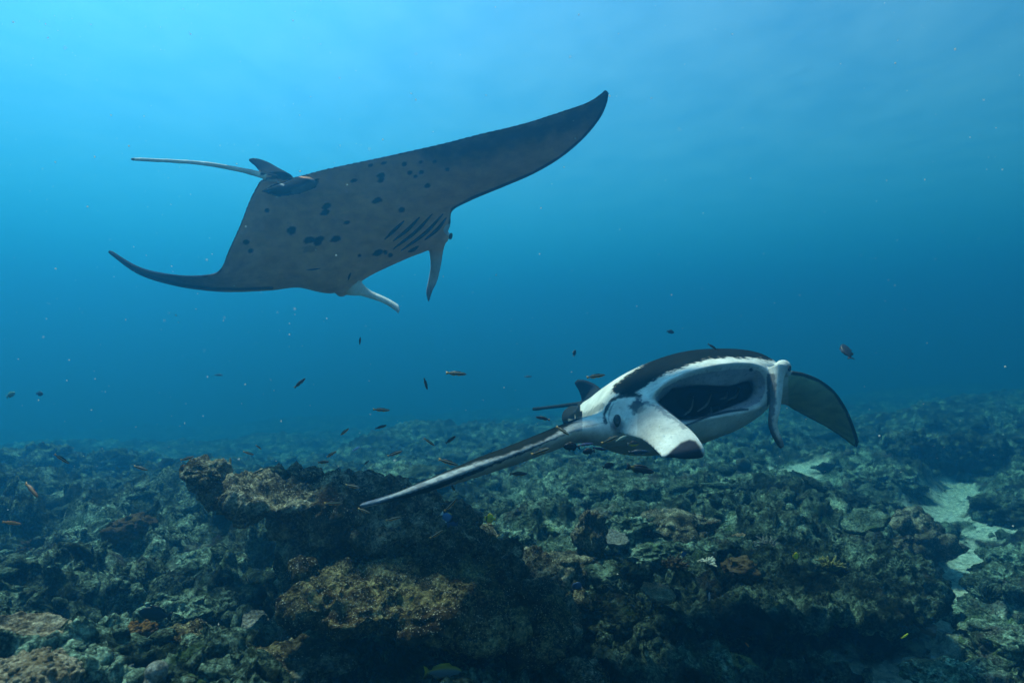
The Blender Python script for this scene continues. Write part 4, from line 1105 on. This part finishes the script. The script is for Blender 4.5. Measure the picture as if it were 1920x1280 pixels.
f(990, 706, 15, 5, 'dark_slim', 'very faint fish far off left of the low ray\'s back fin', 11.0)
f(1117, 705, 36, 8, 'striped', 'striped fish just above the low ray\'s back fin', 3.3, group=G1)
f(1257, 622, 15, -10, 'dark_oval', 'faint dark fish in blue water above the low ray\'s back', 6.0, tint=(.02, .03, .04))
f(1336, 650, 20, -35, 'dark_slim', 'small dark fish touching the top of the low ray\'s back', 3.4, group=G2, bend=.2)
f(1588, 659, 28, 86, 'dark_oval', 'dark fish hanging upright in blue water above the far wing', 4.4, tint=(.015, .02, .03), yaw=50)
f(1018, 784, 28, -12, 'dark_slim', 'dark fish with pale tail just under the low ray\'s tail', 3.0, flip=True, group=G2, bend=.2)
# hugging the low ray
f(1055, 807, 28, -32, 'striped', 'blue-black striped fish lying across the front of the long wing', 2.8, group=G1)
f(1013, 846, 37, 23, 'striped', 'striped fish with bright yellow edges under the long wing near the body', 2.75, group=G1)
f(1143, 824, 34, 27, 'striped', 'striped fish slanting up below the low ray\'s eye', 2.9, group=G1)
f(1098, 833, 30, 6, 'striped', 'blue-sided striped fish under the root of the long wing', 2.8, group=G1, tint=(.05, .07, .22))
f(1072, 837, 32, 0, 'dark_oval', 'dark oval fish under the root of the long wing, left of a blue one', 2.9, tint=(.015, .015, .02), flip=True)
f(1104, 846, 24, 8, 'dark_oval', 'dark oval fish below the low ray\'s chest, with its tail to the right', 2.9, tint=(.012, .014, .02), flip=True)
f(1124, 841, 26, -10, 'dark_slim', 'dark blue slim fish below the low ray\'s chest', 2.85, tint=(.012, .018, .05), group=G2)
f(1187, 832, 22, 5, 'yellow_belly', 'dark fish with a yellow belly against the low ray\'s throat', 2.9)
f(1197, 847, 38, 5, 'dark_slim', 'dark bluish fish against the bottom of the low ray\'s throat', 2.9, tint=(.02, .035, .06))
f(1165, 822, 24, 25, 'slim_plain', 'pale grey-green fish against the low ray\'s cheek', 2.9, tint=(.22, .28, .25))
f(1140, 873, 23, 15, 'dark_oval', 'small dark fish below the low ray\'s belly, left of the big dark one', 3.2, tint=(.012, .014, .016))
f(1201, 880, 56, -13, 'long_dark', 'large long black fish swimming below the low ray\'s head', 3.0, bend=.12, yaw=8)
f(972, 888, 34, 3, 'dark_slim', 'dark fish with tan tail below the middle of the long wing', 3.0, group=G2)
f(848, 912, 20, -62, 'dark_slim', 'small fish pointing down below the long wing', 3.4, group=G2, bend=.2)
# over and beside the ledge
f(838, 969, 27, -35, 'surgeon', 'light blue surgeonfish with yellow back fin beside the ledge', 3.6, yaw=10)
f(847, 984, 24, 5, 'surgeon', 'dark blue surgeonfish with yellow edge just below the light blue one', 3.7, flip=True, yaw=20, tint=(.03, .05, .13))
f(844, 947, 32, 46, 'striped', 'black and pale striped fish rising just above the light blue surgeonfish', 3.3, group=G1)
f(919, 972, 21, -8, 'butterfly', 'yellow butterflyfish right of the blue surgeonfish', 4.4, flip=True, yaw=15)
f(818, 1001, 28, 28, 'striped', 'orange striped fish over the dark side of the ledge, below the surgeonfish', 3.3, group=G1)
f(737, 972, 29, 12, 'striped', 'pale blue-striped fish over the dark ledge', 3.3, group=G1)
f(683, 957, 26, -17, 'striped', 'striped fish just below the tip of the long wing', 2.9, group=G1)
f(625, 943, 32, -4, 'striped', 'striped fish against the ledge left of the long wing\'s tip', 3.1, group=G1)
f(661, 911, 30, -6, 'striped', 'striped fish skimming the top of the ledge', 3.3, group=G1)
f(890, 962, 20, -5, 'dark_oval', 'black fish with white tail right of the surgeonfish', 5.0)
f(970, 962, 17, 10, 'dark_oval', 'small black fish right of the yellow butterflyfish', 5.5, tint=(.012, .014, .016))
f(830, 1259, 72, -2, 'snapper', 'yellow snapper with pale stripes in the dark under the shelf', 2.9, yaw=6)
f(1282, 1038, 15, 60, 'surgeon', 'small blue surgeonfish on the right reef', 5.0)
f(1492, 1042, 15, 0, 'butterfly', 'small yellow fish on the right reef above the cave', 5.0, yaw=10)
f(1697, 1192, 16, 35, 'slim_plain', 'bright yellow slim fish at the cave mouth', 4.5, tint=(.62, .60, .03), bend=.2)
f(1081, 1100, 24, 55, 'surgeon', 'dim blue fish in the dark gap right of the ledge', 4.4, tint=(.04, .09, .26))
f(1330, 1118, 16, 88, 'slim_plain', 'pale pinkish fish hanging upright in the dark of the right reef', 4.6, tint=(.45, .36, .40))
f(1401, 1208, 13, -50, 'slim_plain', 'small orange fish in the dark cave', 4.5, tint=(.60, .20, .03))
f(428, 1196, 32, 40, 'banner', 'black, white and yellow bannerfish with trailing fin left of the shelf', 3.0, flip=True, yaw=15)
f(292, 1151, 60, -12, 'dark_oval', 'black surgeonfish above the ochre coral clump', 3.3, flip=True, tint=(.008, .009, .012), yaw=8)
f(268, 918, 14, 40, 'dark_oval', 'small dark fish over the left slope between two orange ones and the ledge', 5.5, tint=(.02, .025, .03))
f(1328, 929, 15, 25, 'dark_oval', 'small dark fish over the slope under the low ray\'s head', 6.5, tint=(.01, .015, .02))

# drifting specks in the water
def specks(count, seed):
    m = plain_material('plankton', (.8, .76, .70), .8, .0)
    t = m.node_tree; tl = t.nodes.new('ShaderNodeBsdfTranslucent'); tl.inputs[0].default_value = (.9, .88, .82, 1); ad = t.nodes.new('ShaderNodeMixShader'); ad.inputs[0].default_value = .55
    t.links.new(t.nodes['Principled BSDF'].outputs[0], ad.inputs[1]); t.links.new(tl.outputs[0], ad.inputs[2]); t.links.new(ad.outputs[0], t.nodes['Material Output'].inputs['Surface'])
    rng = np.random.RandomState(seed); U, Fc = ico(1); Vs, Fs, nb = [], [], 0
    for i in range(count):
        y = 1.0 + 4.5 * rng.rand() ** .8; px = rng.uniform(-200, 2120); py = rng.uniform(-60, 900) if rng.rand() < .85 else rng.uniform(-60, 1250)
        if rng.rand() < .3: px = rng.uniform(0, 700)
        c = P(px, py, y)
        if c[2] < -1.1: continue
        r = y / F * (.45 + 1.3 * rng.rand() ** 4)
        Vs.append(U * r * rng.uniform(.6, 1.3, 3) + c); Fs.append(Fc + nb); nb += len(U)
    o = link('plankton', mesh_np('plankton', np.vstack(Vs), np.vstack(Fs)), m)
    o['kind'] = 'stuff'
specks(600, 8)
